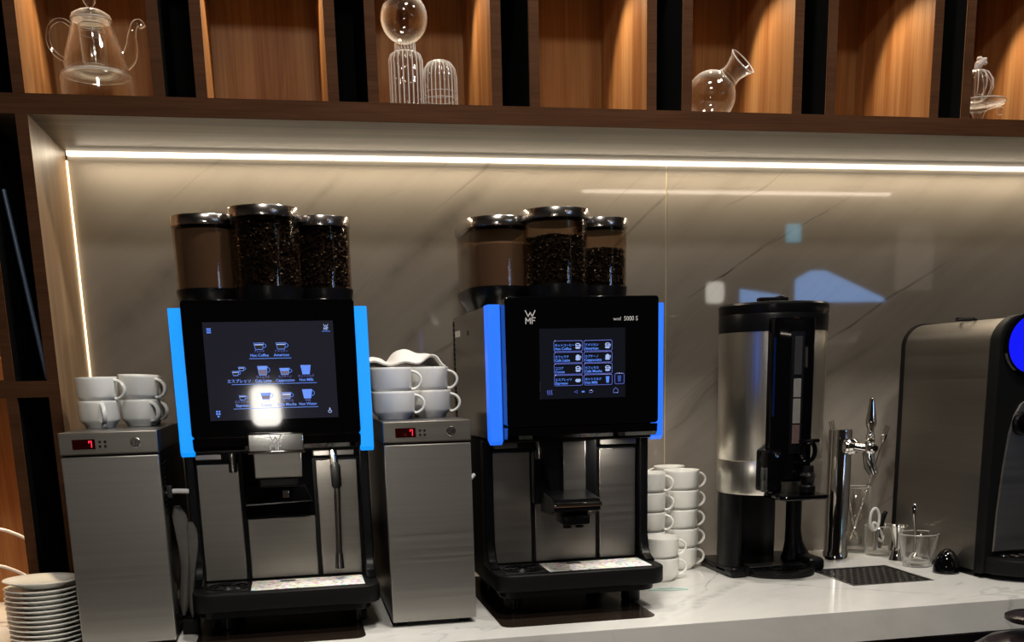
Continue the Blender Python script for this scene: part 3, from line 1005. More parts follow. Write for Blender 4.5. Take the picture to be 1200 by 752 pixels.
    d.color = (1.0, 0.93, 0.82)
    lo = bpy.data.objects.new('cup_light', d)
    lo.parent = t
    lo.location = (0.075, -0.190, 0.329)
    lo.rotation_euler = (0, 0, 0)
    COL.objects.link(lo)
    return t


def milk_nozzle(t, x, y, z0, z1):
    n = MB().cyl((x, y, z0), 0.0072, z1 - z0, 18, bev=0.001)
    n.cyl((x, y, z1), 0.009, 0.012, 18)
    n.build('water_nozzle', M['lid_metal'], t)


def letters_w_m_f(parent, x, z, w, y, material):
    """two-line stacked monogram: W above MF"""
    h = w * 0.62
    k = w * 0.10
    bx = lambda p, q: MB()
    mb = MB()

    def stroke(pts, th=k):
        for a, b in zip(pts[:-1], pts[1:]):
            A, B = Vector((a[0], 0, a[1])), Vector((b[0], 0, b[1]))
            d = (B - A).normalized()
            nrm = Vector((-d.z, 0, d.x)) * th / 2
            A2, B2 = A - d * th * .3, B + d * th * .3
            pp = [A2 + nrm, B2 + nrm, B2 - nrm, A2 - nrm]
            mb.prism([(x + p.x, z + p.z) for p in pp], 'y', y - 0.0004, y + 0.0003)
    stroke([(0, h * 2.05), (w * .28, h * 1.12), (w * .5, h * 1.75), (w * .72, h * 1.12), (w, h * 2.05)])
    stroke([(w * .03, 0), (w * .03, h * .92), (w * .27, h * .35), (w * .5, h * .92), (w * .5, 0)])
    stroke([(w * .68, 0), (w * .68, h * .92), (w, h * .92)])
    stroke([(w * .68, h * .48), (w * .95, h * .48)])
    return mb.build('emblem', material, parent, smooth=False)


# ---- machine with the raised spout (left)
m1 = coffee_machine(-0.0235, 'left coffee machine with light blue side bars, large grey drink menu screen and chrome spout', M['blue_bar'],
                    {'l': 0.728, 'c': 0.728, 'r': 0.722}, 1)
cx = -0.0275
ZC = CT
rec = MB().box(cx - 0.0655, cx + 0.0615, -0.400, -0.394, ZC + 0.206, ZC + 0.33)
rec.build('spout_recess', M['black_gloss'], m1, smooth=False)
MB().box(cx - 0.046, cx + 0.047, -0.562, -0.542, ZC + 0.334, ZC + 0.3655, 0.0025).build('spout_plate', M['chrome'], m1)
MB().box(cx - 0.0470, cx + 0.0480, -0.5640, -0.542, ZC + 0.3310, ZC + 0.3345, 0.0015).build('spout_rail', M['chrome'], m1)
letters_w_m_f(m1, cx - 0.0095, ZC + 0.338, 0.019, -0.5625, M['print'])
MB().box(cx - 0.040, cx + 0.041, -0.530, -0.41, ZC + 0.287, ZC + 0.3305, 0.002).build('spout_block', M['steel'], m1)
MB().box(cx - 0.034, cx + 0.034, -0.520, -0.40, ZC + 0.270, ZC + 0.2865, 0.003).build('spout_outlet', M['black'], m1)
MB().prism([(cx - 0.060, ZC + 0.262), (cx + 0.045, ZC + 0.266), (cx + 0.058, ZC + 0.236), (cx - 0.064, ZC + 0.232)], 'y', -0.46, -0.401, 0.003).build('cup_shelf', M['black_gloss'], m1)
MB().box(cx + 0.004, cx + 0.016, -0.4625, -0.459, ZC + 0.245, ZC + 0.258, 0.001).build('shelf_catch', M['chrome'], m1)
milk_nozzle(m1, -0.108, -0.44, ZC + 0.292, ZC + 0.316)
# steam wand
wd = m1
MB().tube([(0.0705, -0.43, ZC + 0.332), (0.071, -0.45, ZC + 0.323), (0.0725, -0.452, ZC + 0.300)], 0.0068, 14).build('steam_wand_joint', M['lid_metal'], m1)
MB().tube([(0.0725, -0.452, ZC + 0.302), (0.0735, -0.452, ZC + 0.298), (0.0745, -0.452, ZC + 0.262), (0.0745, -0.452, ZC + 0.258)], [0.007, 0.0090, 0.0090, 0.007], 16).build('steam_wand_grip', M['black_matt'], m1)
MB().tube([(0.0745, -0.452, ZC + 0.258), (0.0715, -0.452, ZC + 0.136)], 0.0056, 14).build('steam_wand', M['lid_metal'], m1)
MB().tube([(0.0715, -0.452, ZC + 0.136), (0.0712, -0.452, ZC + 0.122), (0.0710, -0.452, ZC + 0.108)], [0.0070, 0.0078, 0.0090], 14).build('steam_wand_tip', M['lid_metal'], m1)
# screen of the left machine
SX0, SX1, SZ0, SZ1 = -0.1325, 0.0815, ZC + 0.388, ZC + 0.549
scr = MB().box(SX0, SX1, -0.5408, -0.539, SZ0, SZ1).build('screen', M['screen1'], m1, smooth=False)
scr['label'] = 'lit dark grey touch screen with drink pictures'
YS = -0.5412


def SP(px, py):
    """fraction of the screen -> world x, z"""
    return SX0 + (SX1 - SX0) * px, SZ1 - (SZ1 - SZ0) * py


def line(scr, x0, x1, z, material=None, y=None):
    y = YS if y is None else y
    MB().box(x0, x1, y, y + 0.0003, z - 0.0004, z + 0.0004).build('menu_line', material or M['screen_blue'], scr, smooth=False)


def cup_icon(scr, u, v, s, kind, yy=None):
    """small drawn glass: outline, foam, liquid"""
    y = YS if yy is None else yy
    x, z = u, v
    w, h = 0.0085 * s, 0.0105 * s
    if kind in ('tall', 'milk', 'water'):
        h = 0.0145 * s
    body = [(x - w, z + h), (x + w, z + h), (x + w * .72, z), (x - w * .72, z)]
    fill = {'black': M['slot'], 'tall': M['screen_brown'], 'capp': M['screen_brown'], 'milk': M['screen_blue'], 'water': M['screen_blue'], 'esp': M['slot'], 'moka': M['screen_brown']}[kind]
    a = MB().prism(body, 'y', y + 0.0001, y + 0.0003)
    a.build('drink_picture', fill, scr, smooth=False)
    ol = MB()
    ol.prism([(x - w, z + h), (x - w + .0007, z + h), (x - w * .72 + .0007, z), (x - w * .72, z)], 'y', y, y + 0.0002)
    ol.prism([(x + w - .0007, z + h), (x + w, z + h), (x + w * .72, z), (x + w * .72 - .0007, z)], 'y', y, y + 0.0002)
    ol.box(x - w * .72, x + w * .72, y, y + .0002, z - .0004, z + .0005)
    ol.box(x - w, x + w, y, y + .0002, z + h - .0004, z + h + .0004)
    if kind in ('black', 'capp', 'tall', 'moka', 'water', 'esp'):
        ol.tube([(x + w * .85 + 0.0048 * s * math.sin(k * PI / 6), y, z + h * .58 + h * .30 * math.cos(k * PI / 6)) for k in range(7)], 0.00045, 5)
    if kind == 'water':
        for q in (-.4, 0, .35):
            ol.box(x + w * q - .0004, x + w * q + .0004, y - .0001, y, z + h * .15, z + h * 1.05)
    ol.build('drink_outline', M['screen_blue'], scr, smooth=False)
    if kind in ('tall', 'capp', 'black', 'esp', 'moka'):
        fh = {'tall': .38, 'capp': .42, 'black': .16, 'esp': .16, 'moka': .25}[kind]
        zt = z + h * (.98 if kind in ('tall', 'capp') else .82)
        f = [(x - w * .9, zt - h * fh * .3), (x - w * .6, zt), (x + w * .6, zt), (x + w * .9, zt - h * fh * .3), (x + w * .72, zt - h * fh), (x - w * .72, zt - h * fh)]
        MB().prism(f, 'y', y - .0001, y + 0.0002).build('drink_foam', M['screen_blue'] if kind in ('tall', 'capp') else M['screen_pale'], scr, smooth=False)


def menu1():
    rows = [
        (0.335, [(0.415, 'black', 'ブレンド', 'Hot Coffee'), (0.585, 'black', 'アメリカン', 'American')], (0.335, 0.66)),
        (0.595, [(0.245, 'esp', '', 'エスプレッソ'), (0.430, 'tall', 'カフェラテ', 'Cafe Latte'), (0.600, 'capp', 'カプチーノ', 'Cappuccino'), (0.765, 'milk', 'ホットミルク', 'Hot Milk')], (0.185, 0.845)),
        (0.845, [(0.260, 'esp', 'エスプレッソ', 'Espresso'), (0.440, 'capp', 'ココア', 'Cocoa'), (0.600, 'moka', 'カフェモカ', 'Cafe Mocha'), (0.765, 'water', 'お湯', 'Hot Water')], (0.185, 0.845)),
    ]
    for v, items, (a, b) in rows:
        x0, zl = SP(a, v + 0.038)
        x1, _ = SP(b, v + 0.038)
        line(scr, x0, x1, zl, M['screen_blue'])
        for u, kind, jp, en in items:
            x, z = SP(u, v + 0.018)
            text(en, 0.0066, x, YS, z, M['screen_blue'], scr, 'menu_word', 'CENTER', bold=0.0001)
            if jp:
                text(jp, 0.0046, x, YS, z + 0.0068, M['screen_purple'], scr, 'menu_word', 'CENTER')
            if en == 'エスプレッソ':
                cup_icon(scr, x + 0.005, z + 0.019, 0.6, 'esp')
            cup_icon(scr, x - (0.005 if en == 'エスプレッソ' else 0), z + 0.0115, 0.68 if kind == 'esp' else 1.0, kind)
    # corner symbols
    x, z = SP(0.045, 0.085)
    mb = MB()
    for i in range(3):
        mb.box(x - 0.0035, x + 0.0035, YS, YS + .0003, z + (i - 1) * 0.0030 - 0.0010, z + (i - 1) * 0.0030 + 0.0010)
    mb.build('menu_symbol', M['screen_blue'], scr, smooth=False)
    x, z = SP(0.925, 0.095)
    letters_w_m_f(scr, x, z, 0.0075, YS, M['screen_pale'])
    line(scr, x - 0.003, x + 0.0105, z - 0.002, M['screen_blue'])
    x, z = SP(0.065, 0.93)
    mb = MB()
    for dx, dz in ((-.002, 0), (.002, 0), (-.002, .004), (.002, .004), (0, -.004)):
        mb.box(x + dx - .0014, x + dx + .0014, YS, YS + .0003, z + dz - .0014, z + dz + .0014)
    mb.build('menu_symbol', M['screen_blue'], scr, smooth=False)
    x, z = SP(0.935, 0.93)
    MB().tube([(x + .003 * math.cos(a), YS, z - .001 + .002 * math.sin(a)) for a in [k * PI / 5 for k in range(10)]], .0005, 5, True).tube([(x, YS, z + .001), (x, YS, z + .005)], .0011, 5).build('menu_symbol', M['screen_pale'], scr, smooth=False)


menu1()

# ---- machine with the lowered spout (right)
m2 = coffee_machine(0.522, 'right coffee machine with royal blue side bars, small button grid screen and lowered black spout', M['blue_bar2'],
                    {'l': 0.700, 'c': 0.702, 'r': 0.684}, 2)
cx = 0.517
MB().box(cx - 0.066, cx + 0.062, -0.430, -0.394, ZC + 0.2055, ZC + 0.329, 0.002).build('spout_recess', M['black'], m2)
MB().prism([(cx - 0.060, ZC + 0.330), (cx + 0.050, ZC + 0.330), (cx + 0.050, ZC + 0.200), (cx - 0.035, ZC + 0.200)], 'y', -0.462, -0.425, 0.003).build('spout_column', M['black'], m2)
MB().box(cx - 0.0155, cx + 0.0285, -0.4645, -0.460, ZC + 0.228, ZC + 0.326, 0.001).build('spout_insert', M['steel'], m2)
MB().prism([(-0.44, ZC + 0.205), (-0.44, ZC + 0.236), (-0.545, ZC + 0.226), (-0.549, ZC + 0.205), (-0.520, ZC + 0.195), (-0.44, ZC + 0.192)], 'x', cx - 0.055, cx + 0.0335, 0.003).build('spout_housing', M['black'], m2)
MB().box(cx - 0.0565, cx + 0.035, -0.5530, -0.545, ZC + 0.2115, ZC + 0.2205, 0.0025).build('spout_bar', M['chrome'], m2)
MB().box(cx - 0.034, cx + 0.017, -0.535, -0.47, ZC + 0.176, ZC + 0.196, 0.004).cyl((cx - 0.02, -0.505, ZC + 0.168), 0.008, 0.012, 14).cyl((cx + 0.004, -0.505, ZC + 0.168), 0.008, 0.012, 14).build('spout_outlet', M['black'], m2)
milk_nozzle(m2, cx - 0.0565, -0.44, ZC + 0.294, ZC + 0.318)
letters_w_m_f(m2, 0.4165, ZC + 0.539, 0.0175, -0.5405, M['print'])
text('wmf', 0.0085, 0.5775, -0.5405, ZC + 0.5425, M['print'], m2, 'model_lettering', stretch=1.0)
text('5000 S', 0.0110, 0.5975, -0.5405, ZC + 0.542, M['print'], m2, 'model_lettering', stretch=0.88, bold=0.0001)
S2X0, S2X1, S2Z0, S2Z1 = 0.441, 0.600, ZC + 0.4075, ZC + 0.5300
scr2 = MB().box(S2X0, S2X1, -0.5408, -0.539, S2Z0, S2Z1).build('screen', M['screen2'], m2, smooth=False)
scr2['label'] = 'lit black touch screen with eight outlined drink buttons'


def frame_rect(mb, x0, x1, z0, z1, th, y):
    r = 0.0025
    pts = rrect(x0, x1, z0, z1, r, 3)
    mb.tube([(p[0], y, p[1]) for p in pts], th, 5, True)


def S2(u, v):
    return S2X0 + (S2X1 - S2X0) * u, S2Z1 - (S2Z1 - S2Z0) * v


def menu2():
    names = [('ホットコーヒー', 'Hot Coffee', 'ccup'), ('アメリカン', 'American', 'ccup'), ('カフェラテ', 'Cafe Latte', 'foam'), ('カプチーノ', 'Cappuccino', 'foam'),
             ('ココア', 'Cocoa', 'ccup'), ('カフェモカ', 'Cafe Mocha', 'ccup'), ('エスプレッソ', 'Espresso', 'low'), ('ホットミルク', 'Hot Milk', 'glass')]
    for i, (jp, en, kind) in enumerate(names):
        c, r = i % 2, i // 2
        x0, z1 = S2(0.165 + c * 0.348, 0.175 + r * 0.163)
        x1, z0 = S2(0.165 + c * 0.348 + 0.330, 0.175 + r * 0.163 + 0.148)
        mb = MB()
        frame_rect(mb, x0, x1, z0, z1, 0.00048, YS)
        mb.build('button_outline', M['screen_purple'], scr2, smooth=False)
        text(en, 0.0066, x0 + 0.0015, YS, z0 + 0.0022, M['screen_blue'], scr2, 'menu_word', bold=0.00012)
        text(jp, 0.0052, x0 + 0.0015, YS, z0 + 0.0086, M['screen_blue'], scr2, 'menu_word', bold=0.00006)
        ix, iz = x1 - 0.0085, (z0 + z1) / 2
        ic = MB()
        if kind in ('ccup', 'foam'):
            if kind == 'foam':
                ic.prism([(ix - .0040, iz - .001), (ix - .0036, iz + .003), (ix, iz + .0052), (ix + .0036, iz + .003), (ix + .0040, iz - .001), (ix + .002, iz - .0035), (ix - .002, iz - .0035)], 'y', YS, YS + .0003)
            else:
                ic.tube([(ix + .0038 * math.cos(a), YS, iz + .0022 + .0018 * math.sin(a)) for a in [k * PI / 6 for k in range(12)]], .0008, 5, True)
                ic.tube([(ix - .0038, YS, iz + .002), (ix - .0028, YS, iz - .0022), (ix + .0028, YS, iz - .0022), (ix + .0038, YS, iz + .002)], .0008, 5)
            ic.tube([(ix + .004, YS, iz + .002), (ix + .0058, YS, iz + .0015), (ix + .0055, YS, iz - .001), (ix + .0036, YS, iz - .0012)], .0005, 5)
            ic.prism([(ix - .0052, iz - .0028), (ix + .0052, iz - .0028), (ix + .003, iz - .0052), (ix - .003, iz - .0052)], 'y', YS, YS + .0003)
        elif kind == 'low':
            ic.prism([(ix - .0036, iz + .0022), (ix + .0036, iz + .0022), (ix + .0055, iz - .0005), (ix + .0026, iz - .0036), (ix - .0026, iz - .0036), (ix - .0055, iz - .001)], 'y', YS, YS + .0003)
        else:
            ic.prism([(ix - .0034, iz + .0055), (ix + .0034, iz + .0055), (ix + .0022, iz - .0058), (ix - .0022, iz - .0058)], 'y', YS, YS + .0003)
        ic.build('drink_symbol', M['screen_pale'] if kind != 'glass' else M['screen_blue'], scr2, smooth=False)
    x0, z1 = S2(0.875, 0.655)
    x1, z0 = S2(0.985, 0.805)
    mb = MB()
    frame_rect(mb, x0, x1, z0, z1, 0.0005, YS)
    mb.build('button_outline', M['screen_purple'], scr2, smooth=False)
    ix, iz = (x0 + x1) / 2, (z0 + z1) / 2
    MB().prism([(ix - .0034, iz + .0055), (ix + .0034, iz + .0055), (ix + .0024, iz - .0055), (ix - .0024, iz - .0055)], 'y', YS, YS + .0003).build('drink_symbol', M['screen_dim'], scr2, smooth=False)
    # bottom row
    x, z = S2(0.085, 0.905)
    st = MB()
    for k in range(3):
        st.tube([(x + k * .0036 + .0009 * math.sin(j * PI / 3), YS, z - .0042 + j * .0012) for j in range(8)], .0006, 5)
    st.build('menu_symbol', M['screen_purple'], scr2, smooth=False)
    x, z = S2(0.415, 0.905)
    MB().tube([(x - .004, YS, z), (x + .0025, YS, z + .0024), (x + .0025, YS, z - .0024)], .0005, 5, True).build('menu_symbol', M['screen_purple'], scr2, smooth=False)
    x, z = S2(0.50, 0.905)
    MB().box(x - .0026, x + .0026, YS, YS + .0003, z - .0013, z + .0013).build('menu_symbol', M['screen_blue'], scr2, smooth=False)
    x, z = S2(0.59, 0.905)
    MB().tube([(x - .0028, YS, z + .0022), (x - .0028, YS, z - .0022), (x + .002, YS, z - .0018), (x + .0045, YS, z), (x + .002, YS, z + .0018)], .0005, 5, True).build('menu_symbol', M['screen_purple'], scr2, smooth=False)
    x, z = S2(0.885, 0.90)
    MB().tube([(x - .0044, YS, z - .004), (x - .0044, YS, z + .001), (x, YS, z + .0048), (x + .0044, YS, z + .001), (x + .0044, YS, z - .004)], .0006, 5, True).build('menu_symbol', M['screen_purple'], scr2, smooth=False)


menu2()


# ================================================================ CUP WARMERS
def cup_warmer(x0, yf, label, faint):
    w, h, dep = 0.158, 0.374, 0.40
    x1, yb = x0 + w, yf + dep
    t = thing('cup_warmer', ((x0 + x1) / 2, (yf + yb) / 2, CT), label, 'cup warmer', 'slim steel cup warmers')
    MB().box(x0 + 0.001, x1 - 0.001, yf + 0.012, yb, CT + 0.008, CT + h, 0.002).build('casing', M['black'], t)
    MB().box(x0, x1, yf + 0.004, yb - 0.002, CT + h - 0.0365, CT + h + 0.0012, 0.0015).build('top_cover', M['steel_dark'], t)
    MB().box(x0, x1, yf, yf + 0.02, CT + h - 0.0350, CT + h + 0.0015, 0.0015).build('control_panel', M['steel'], t)
    dr = MB().box(x0 + 0.001, x1 - 0.001, yf, yf + 0.015, CT + 0.010, CT + h - 0.0395, 0.0015).build('door', M['steel_door'], t)
    for fx in (x0 + 0.02, x1 - 0.02):
        for fy in (yf + 0.03, yb - 0.03):
            MB().cyl((fx, fy, CT + 0.0003), 0.010, 0.009, 14).build('foot', M['black'], t)
    # display
    zd = CT + h - 0.0265
    dp = MB().box(x0 + 0.0215, x0 + 0.0580, yf - 0.0006, yf + 0.001, zd, zd + 0.0165).build('display', M['red_window'], t, smooth=False)
    sx, sz, sw, sh = x0 + 0.0475, zd + 0.0030, 0.0052, 0.0108
    if True:
        sg = MB().box(sx, sx + sw, yf - 0.0010, yf - 0.0007, sz + sh - 0.0014, sz + sh)
        sg.prism([(sx + sw - .0014, sz), (sx + sw, sz), (sx + sw + 0.0003, sz + sh), (sx + sw - 0.0011, sz + sh)], 'y', yf - .0010, yf - .0007)
        sg.box(sx, sx + .0013, yf - .0010, yf - .0007, sz + sh - .0040, sz + sh - .0014)
        sg.build('digit', M['red_led'], dp, smooth=False)
    if faint:
        g = MB()
        g.box(sx - .010, sx - .006, yf - .0010, yf - .0007, sz, sz + .001).box(sx - .010, sx - .009, yf - .0010, yf - .0007, sz, sz + .005).box(sx - .007, sx - .006, yf - .0010, yf - .0007, sz, sz + .005)
        g.build('digit', mat('faint_red_digit', (0.05, 0, 0), 0.3, emis=(0.25, 0.01, 0.01), estr=0.25), dp, smooth=False)
    for i in (0, 1):
        for j in (0, 1):
            bx, bz = x0 + 0.0655 + 0.0085 * i, zd + 0.004 + 0.0075 * j
            MB().cyl((bx, yf - 0.0012, bz), 0.0024, 0.0015, 10, 'y').build('button', M['chrome'], t)
    MB().cyl((x0 + 0.122, yf - 0.0022, zd + 0.0085), 0.0088, 0.003, 24, 'y', bev=0.0008).build('lock', M['lid_metal'], t)
    lk = MB().tube([(x0 + 0.122 + .0052 * math.cos(k * PI / 8), yf - .0026, zd + .0085 + .0052 * math.sin(k * PI / 8)) for k in range(16)], .0008, 6, True)
    lk.box(x0 + 0.1212, x0 + 0.1228, yf - 0.0032, yf - 0.0018, zd + 0.0055, zd + 0.0115)
    lk.build('keyhole', M['slot'], t)
    if not faint:
        vs = MB()
        for k in range(12):
            vs.box(x1 - 0.0012, x1 + 0.0012, yf + 0.05, yf + 0.13, CT + h - 0.060 - 0.008 * k, CT + h - 0.056 - 0.008 * k)
        vs.build('side_louvres', M['black_matt'], t, smooth=False)
        MB().box(x0 - 0.0018, x0 + 0.001, yf + 0.006, yf + 0.014, CT + 0.262, CT + 0.292, 0.0005).build('hinge', M['chrome'], t)
    return t


cup_warmer(-0.3808, -0.5245, 'left slim steel cup warmer beside the stack of plates, red digit 7', False)
cup_warmer(0.1590, -0.515, 'middle slim steel cup warmer between the two coffee machines, red digit 7', True)

# thin glossy dark sheets under the two machines
for k, mx in enumerate((-0.0235, 0.522)):
    lone(MB().prism(rrect(mx - 0.168, mx + 0.130, -0.578 if k else -0.572, -0.07, 0.022, 6), 'z', CT + 0.0002, CT + 0.0012), 'dark_sheet', M['mat'],
         f'thin glossy dark brown sheet under the {("left", "right")[k]} coffee machine', 'mat', smooth=False)

# milk hoses out of the warmers
hs = MB().tube([(-0.223, -0.47, 1.166), (-0.205, -0.47, 1.1665), (-0.185, -0.469, 1.165)], 0.0042, 10)
h1 = thing('milk_hose', (-0.222, -0.47, 1.16), 'short grey hose running from left warmer towards left machine', 'hose')
hs.build('tube', M['plastic_white'], h1)
MB().box(-0.2215, -0.2125, -0.478, -0.462, 1.155, 1.177, 0.002).build('socket', M['slot'], h1)
h2 = MB().tube([(0.314, -0.42, 1.158), (0.330, -0.42, 1.160), (0.338, -0.41, 1.166)], 0.004, 10)
lone(h2, 'milk_hose', M['plastic_white'], 'short white hose sticking out between middle warmer and right machine', 'hose')


# limp grey shapes hanging in the gap beside the left warmer
def hang(xa, ya, zt, zb, w, name, label):
    secs = []
    N = 14
    for i in range(N + 1):
        f = i / N
        z = zt + (zb - zt) * f
        ww = w * (0.62 + 0.25 * math.sin(f * 3.3 + 1.1) + 0.12 * math.sin(f * 9))
        xo = xa + 0.006 * math.sin(f * 4.2 + xa * 60)
        if i in (0, N):
            ww *= 0.55
        secs.append([(xo + ww * math.cos(a) * (1 + 0.15 * math.cos(3 * a + f * 2)), ya + 0.010 * math.sin(a) * (1 + 0.25 * math.sin(2 * a + f * 5)), z) for a in [2 * PI * k / 16 for k in range(16)]])
    lone(MB().loft(secs), name, M['limp_grey'], label, 'cloth', 'grey shapes in the gap beside the left warmer')


hang(-0.2120, -0.43, 1.135, 0.935, 0.013, 'gap_shape', 'longer limp grey shape hanging against the left warmer side')
hang(-0.1960, -0.43, 1.105, 0.930, 0.009, 'gap_shape', 'narrower limp grey shape hanging nearer the left coffee machine')
lone(MB().box(-0.220, -0.191, -0.450, -0.410, 0.9005, 0.929, 0.003), 'gap_shape', M['black_matt'], 'dark pad under the hanging grey shapes', 'cloth')


# ================================================================ CUPS
def make_cup(s=1.0, hgt=0.0505):
    R, H = 0.042 * s, hgt
    prof = [(0, 0.0035), (R * 0.60, 0.003), (R * 0.62, 0.0), (R * 0.70, 0.0), (R * 0.745, 0.004), (R * 0.90, 0.0105), (R * 0.955, 0.015), (R * 0.985, H - 0.004), (R, H), (R * 0.985, H + 0.0008), (R * 0.955, H - 0.001),
            (R * 0.93, 0.021), (R * 0.84, 0.014), (R * 0.55, 0.007), (0, 0.006)]
    t = bpy.data.objects.new('cup', None)
    t.empty_display_size = 0.03
    COL.objects.link(t)
    ORIGIN[t.name] = Vector((0, 0, 0))
    MB().lathe(prof, (0, 0, 0), 40).build('bowl', M['china'], t, angle=50)
    pts = []
    for k in range(13):
        a = math.radians(100 - 200 * k / 12)
        pts.append((R * 0.93 + 0.0185 * max(0, math.cos(a)) + 0.001, 0, H * 0.56 + 0.0155 * math.sin(a) - 0.003 * (k / 12)))
    pts[0] = (R * 0.95, 0, H * 0.56 + 0.016)
    pts[-1] = (R * 0.93, 0, H * 0.56 - 0.017)
    h = MB().tube(pts, [0.0034] + [0.0029] * 11 + [0.0034], 8)
    bmesh.ops.scale(h.bm, vec=(1, 1.5, 1), verts=h.bm.verts)
    h.build('handle', M['china'], t)
    return t


cup_a = make_cup(1.0)
cup_b = make_cup(0.88, 0.0475)
first = {'a': True, 'b': True}


def cup(kind, x, y, z, ang, label, group, tilt=None):
    src = cup_a if kind == 'a' else cup_b
    if first[kind]:
        o = src
        first[kind] = False
    else:
        o = copy_tree(src)
    o.location = (x, y, z)
    o.rotation_euler = (tilt[0] if tilt else 0, tilt[1] if tilt else 0, math.radians(ang))
    tag(o, label, 'cup', group)
    return o


WT = CT + 0.374 + 0.0018
ordn = ['lowest', 'second from the bottom', 'third from the bottom', 'fourth from the bottom', 'top']
# on the left warmer
g = 'white cups on the left warmer'
cup('b', -0.343, -0.33, WT, -72, 'lower white cup of the left stack on the left warmer, handle facing forward', g)
cup('b', -0.343, -0.33, WT + 0.0425, -20, 'upper white cup of the left stack on the left warmer, handle facing right', g)
cup('b', -0.2745, -0.30, WT, -48, 'lower white cup of the front right stack on the left warmer', g)
cup('b', -0.2745, -0.30, WT + 0.0450, -24, 'tilted upper white cup of the front right stack on the left warmer', g, tilt=(0.02, 0.06))
cup('b', -0.277, -0.215, WT, -35, 'lower white cup at the back right of the left warmer', g)
cup('b', -0.277, -0.215, WT + 0.0425, -35, 'upper white cup at the back right of the left warmer', g)
# on the middle warmer
g = 'white cups on the middle warmer'
cup('a', 0.1935, -0.375, WT, -8, 'lower white cup of the front left stack on the middle warmer', g)
cup('a', 0.1900, -0.370, WT + 0.0440, -8, 'upper white cup of the front left stack on the middle warmer', g)
cup('a', 0.2700, -0.325, WT, -14, 'lower white cup of the front right stack on the middle warmer', g)
cup('a', 0.2670, -0.320, WT + 0.0440, -14, 'upper white cup of the front right stack on the middle warmer', g)
cup('a', 0.2150, -0.235, WT, 120, 'lower white cup at the back of the middle warmer', g)
cup('a', 0.2150, -0.235, WT + 0.0440, 120, 'upper white cup at the back of the middle warmer under the cloth', g)
# stacks on the counter right of the right machine
g = 'white cups stacked on the counter'
for k in range(5):
    cup('a', 0.8725 - (0.003 if k in (0, 2) else 0), -0.118, CT + 0.0006 + 0.0445 * k, (-6, 2, -4, 3, 0)[k], f'{ordn[k]} white cup of the tall right stack beside the urn', g)
for k in range(5):
    cup('a', 0.7834, -0.140, CT + 0.0006 + 0.0445 * k, (-34, -24, -30, -22, -32)[k], f'{ordn[k]} white cup of the tall left stack behind the right machine', g)
for k in range(5):
    cup('b', 0.8720, -0.0390, CT + 0.0006 + 0.0460 * k, 165, f'{ordn[k]} white cup of the rear stack against the marble', g)
for k in range(2):
    cup('a', 0.7804 - 0.001 * k, -0.235, CT + 0.0006 + 0.0445 * k, (-8, -6)[k], f'{("lower", "upper")[k]} white cup of the short stack in front of the tall ones', g)


# ---------------- crumpled white cloth on the middle warmer's cups
def cloth_hump(x0, x1, y0, y1, zbase, hfun, name, label):
    nx, ny = 40, 18
    b = bmesh.new()
    V, W = {}, {}
    for i in range(nx + 1):
        for j in range(ny + 1):
            u, v = i / nx, j / ny
            x = x0 + (x1 - x0) * u
            y = y0 + (y1 - y0) * v + 0.004 * math.sin(u * 11)
            z = zbase + hfun(u, v)
            V[i, j] = b.verts.new((x, y, z))
            W[i, j] = b.verts.new((x, y, max(zbase, z - 0.0025)))
    for i in range(nx):
        for j in range(ny):
            b.faces.new((V[i, j], V[i + 1, j], V[i + 1, j + 1], V[i, j + 1]))
            b.faces.new((W[i, j], W[i, j + 1], W[i + 1, j + 1], W[i + 1, j]))
    for i in range(nx):
        b.faces.new((V[i, 0], W[i, 0], W[i + 1, 0], V[i + 1, 0]))
        b.faces.new((V[i, ny], V[i + 1, ny], W[i + 1, ny], W[i, ny]))
    for j in range(ny):
        b.faces.new((V[0, j], V[0, j + 1], W[0, j + 1], W[0, j]))
        b.faces.new((V[nx, j], W[nx, j], W[nx, j + 1], V[nx, j + 1]))
    mb = MB()
    mb.bm.free()
    mb.bm = b
    t = thing(name, ((x0 + x1) / 2, (y0 + y1) / 2, zbase), label, 'cloth')
    mb.build('folded_sheet', M['cloth'], t, angle=180)
    hem = [(x0 + (x1 - x0) * i / nx, y0 + 0.004 * math.sin(i / nx * 11) - 0.0005, zbase + hfun(i / nx, 0) + 0.0005) for i in range(nx + 1)]
    MB().tube(hem, 0.0016, 6).build('hem', M['cloth'], t)
    return t


CZ = WT + 0.044 + 0.0512


def hf(u, v):
    front = 0.003 + 0.009 * math.exp(-((u - 0.0) / .14) ** 2) + 0.006 * max(0, math.sin(u * PI * 1.0)) + 0.014 * math.exp(-((u - .84) / .13) ** 2) + 0.002 * math.sin(u * 17)
    back = 0.014 + 0.022 * math.exp(-((u - .50) / .22) ** 2) + 0.010 * math.exp(-((u - .82) / .12) ** 2) + 0.008 * math.exp(-((u - .05) / .14) ** 2) - 0.010 * math.exp(-((u - .27) / .06) ** 2)
    s = min(1, v * 2.2)
    s = s * s * (3 - 2 * s)
    h = front * (1 - s) + back * s
    h *= 1 - max(0, (u - .90) / .10) * 0.97
    h *= 1 - max(0, (v - .8) / .2) * 0.7
    return max(0.0, h)


cloth_hump(0.156, 0.302, -0.330, -0.195, CZ, hf, 'folded_cloth', 'crumpled white cloth lying on top of the cups on the middle warmer')


# ================================================================ PLATES
def make_plate():
    R = 0.0645
    prof = [(0, 0.002), (R * .48, 0.002), (R * .50, 0), (R * .55, 0), (R * .58, 0.0025), (R * .85, 0.0085), (R, 0.0125), (R, 0.0140), (R * .985, 0.0142), (R * .82, 0.0098), (R * .56, 0.0045), (0, 0.0045)]
    mb = MB().lathe(prof, (0, 0, 0), 48)
    o = mb.build('plate', M['china'], None, angle=60)
    return o


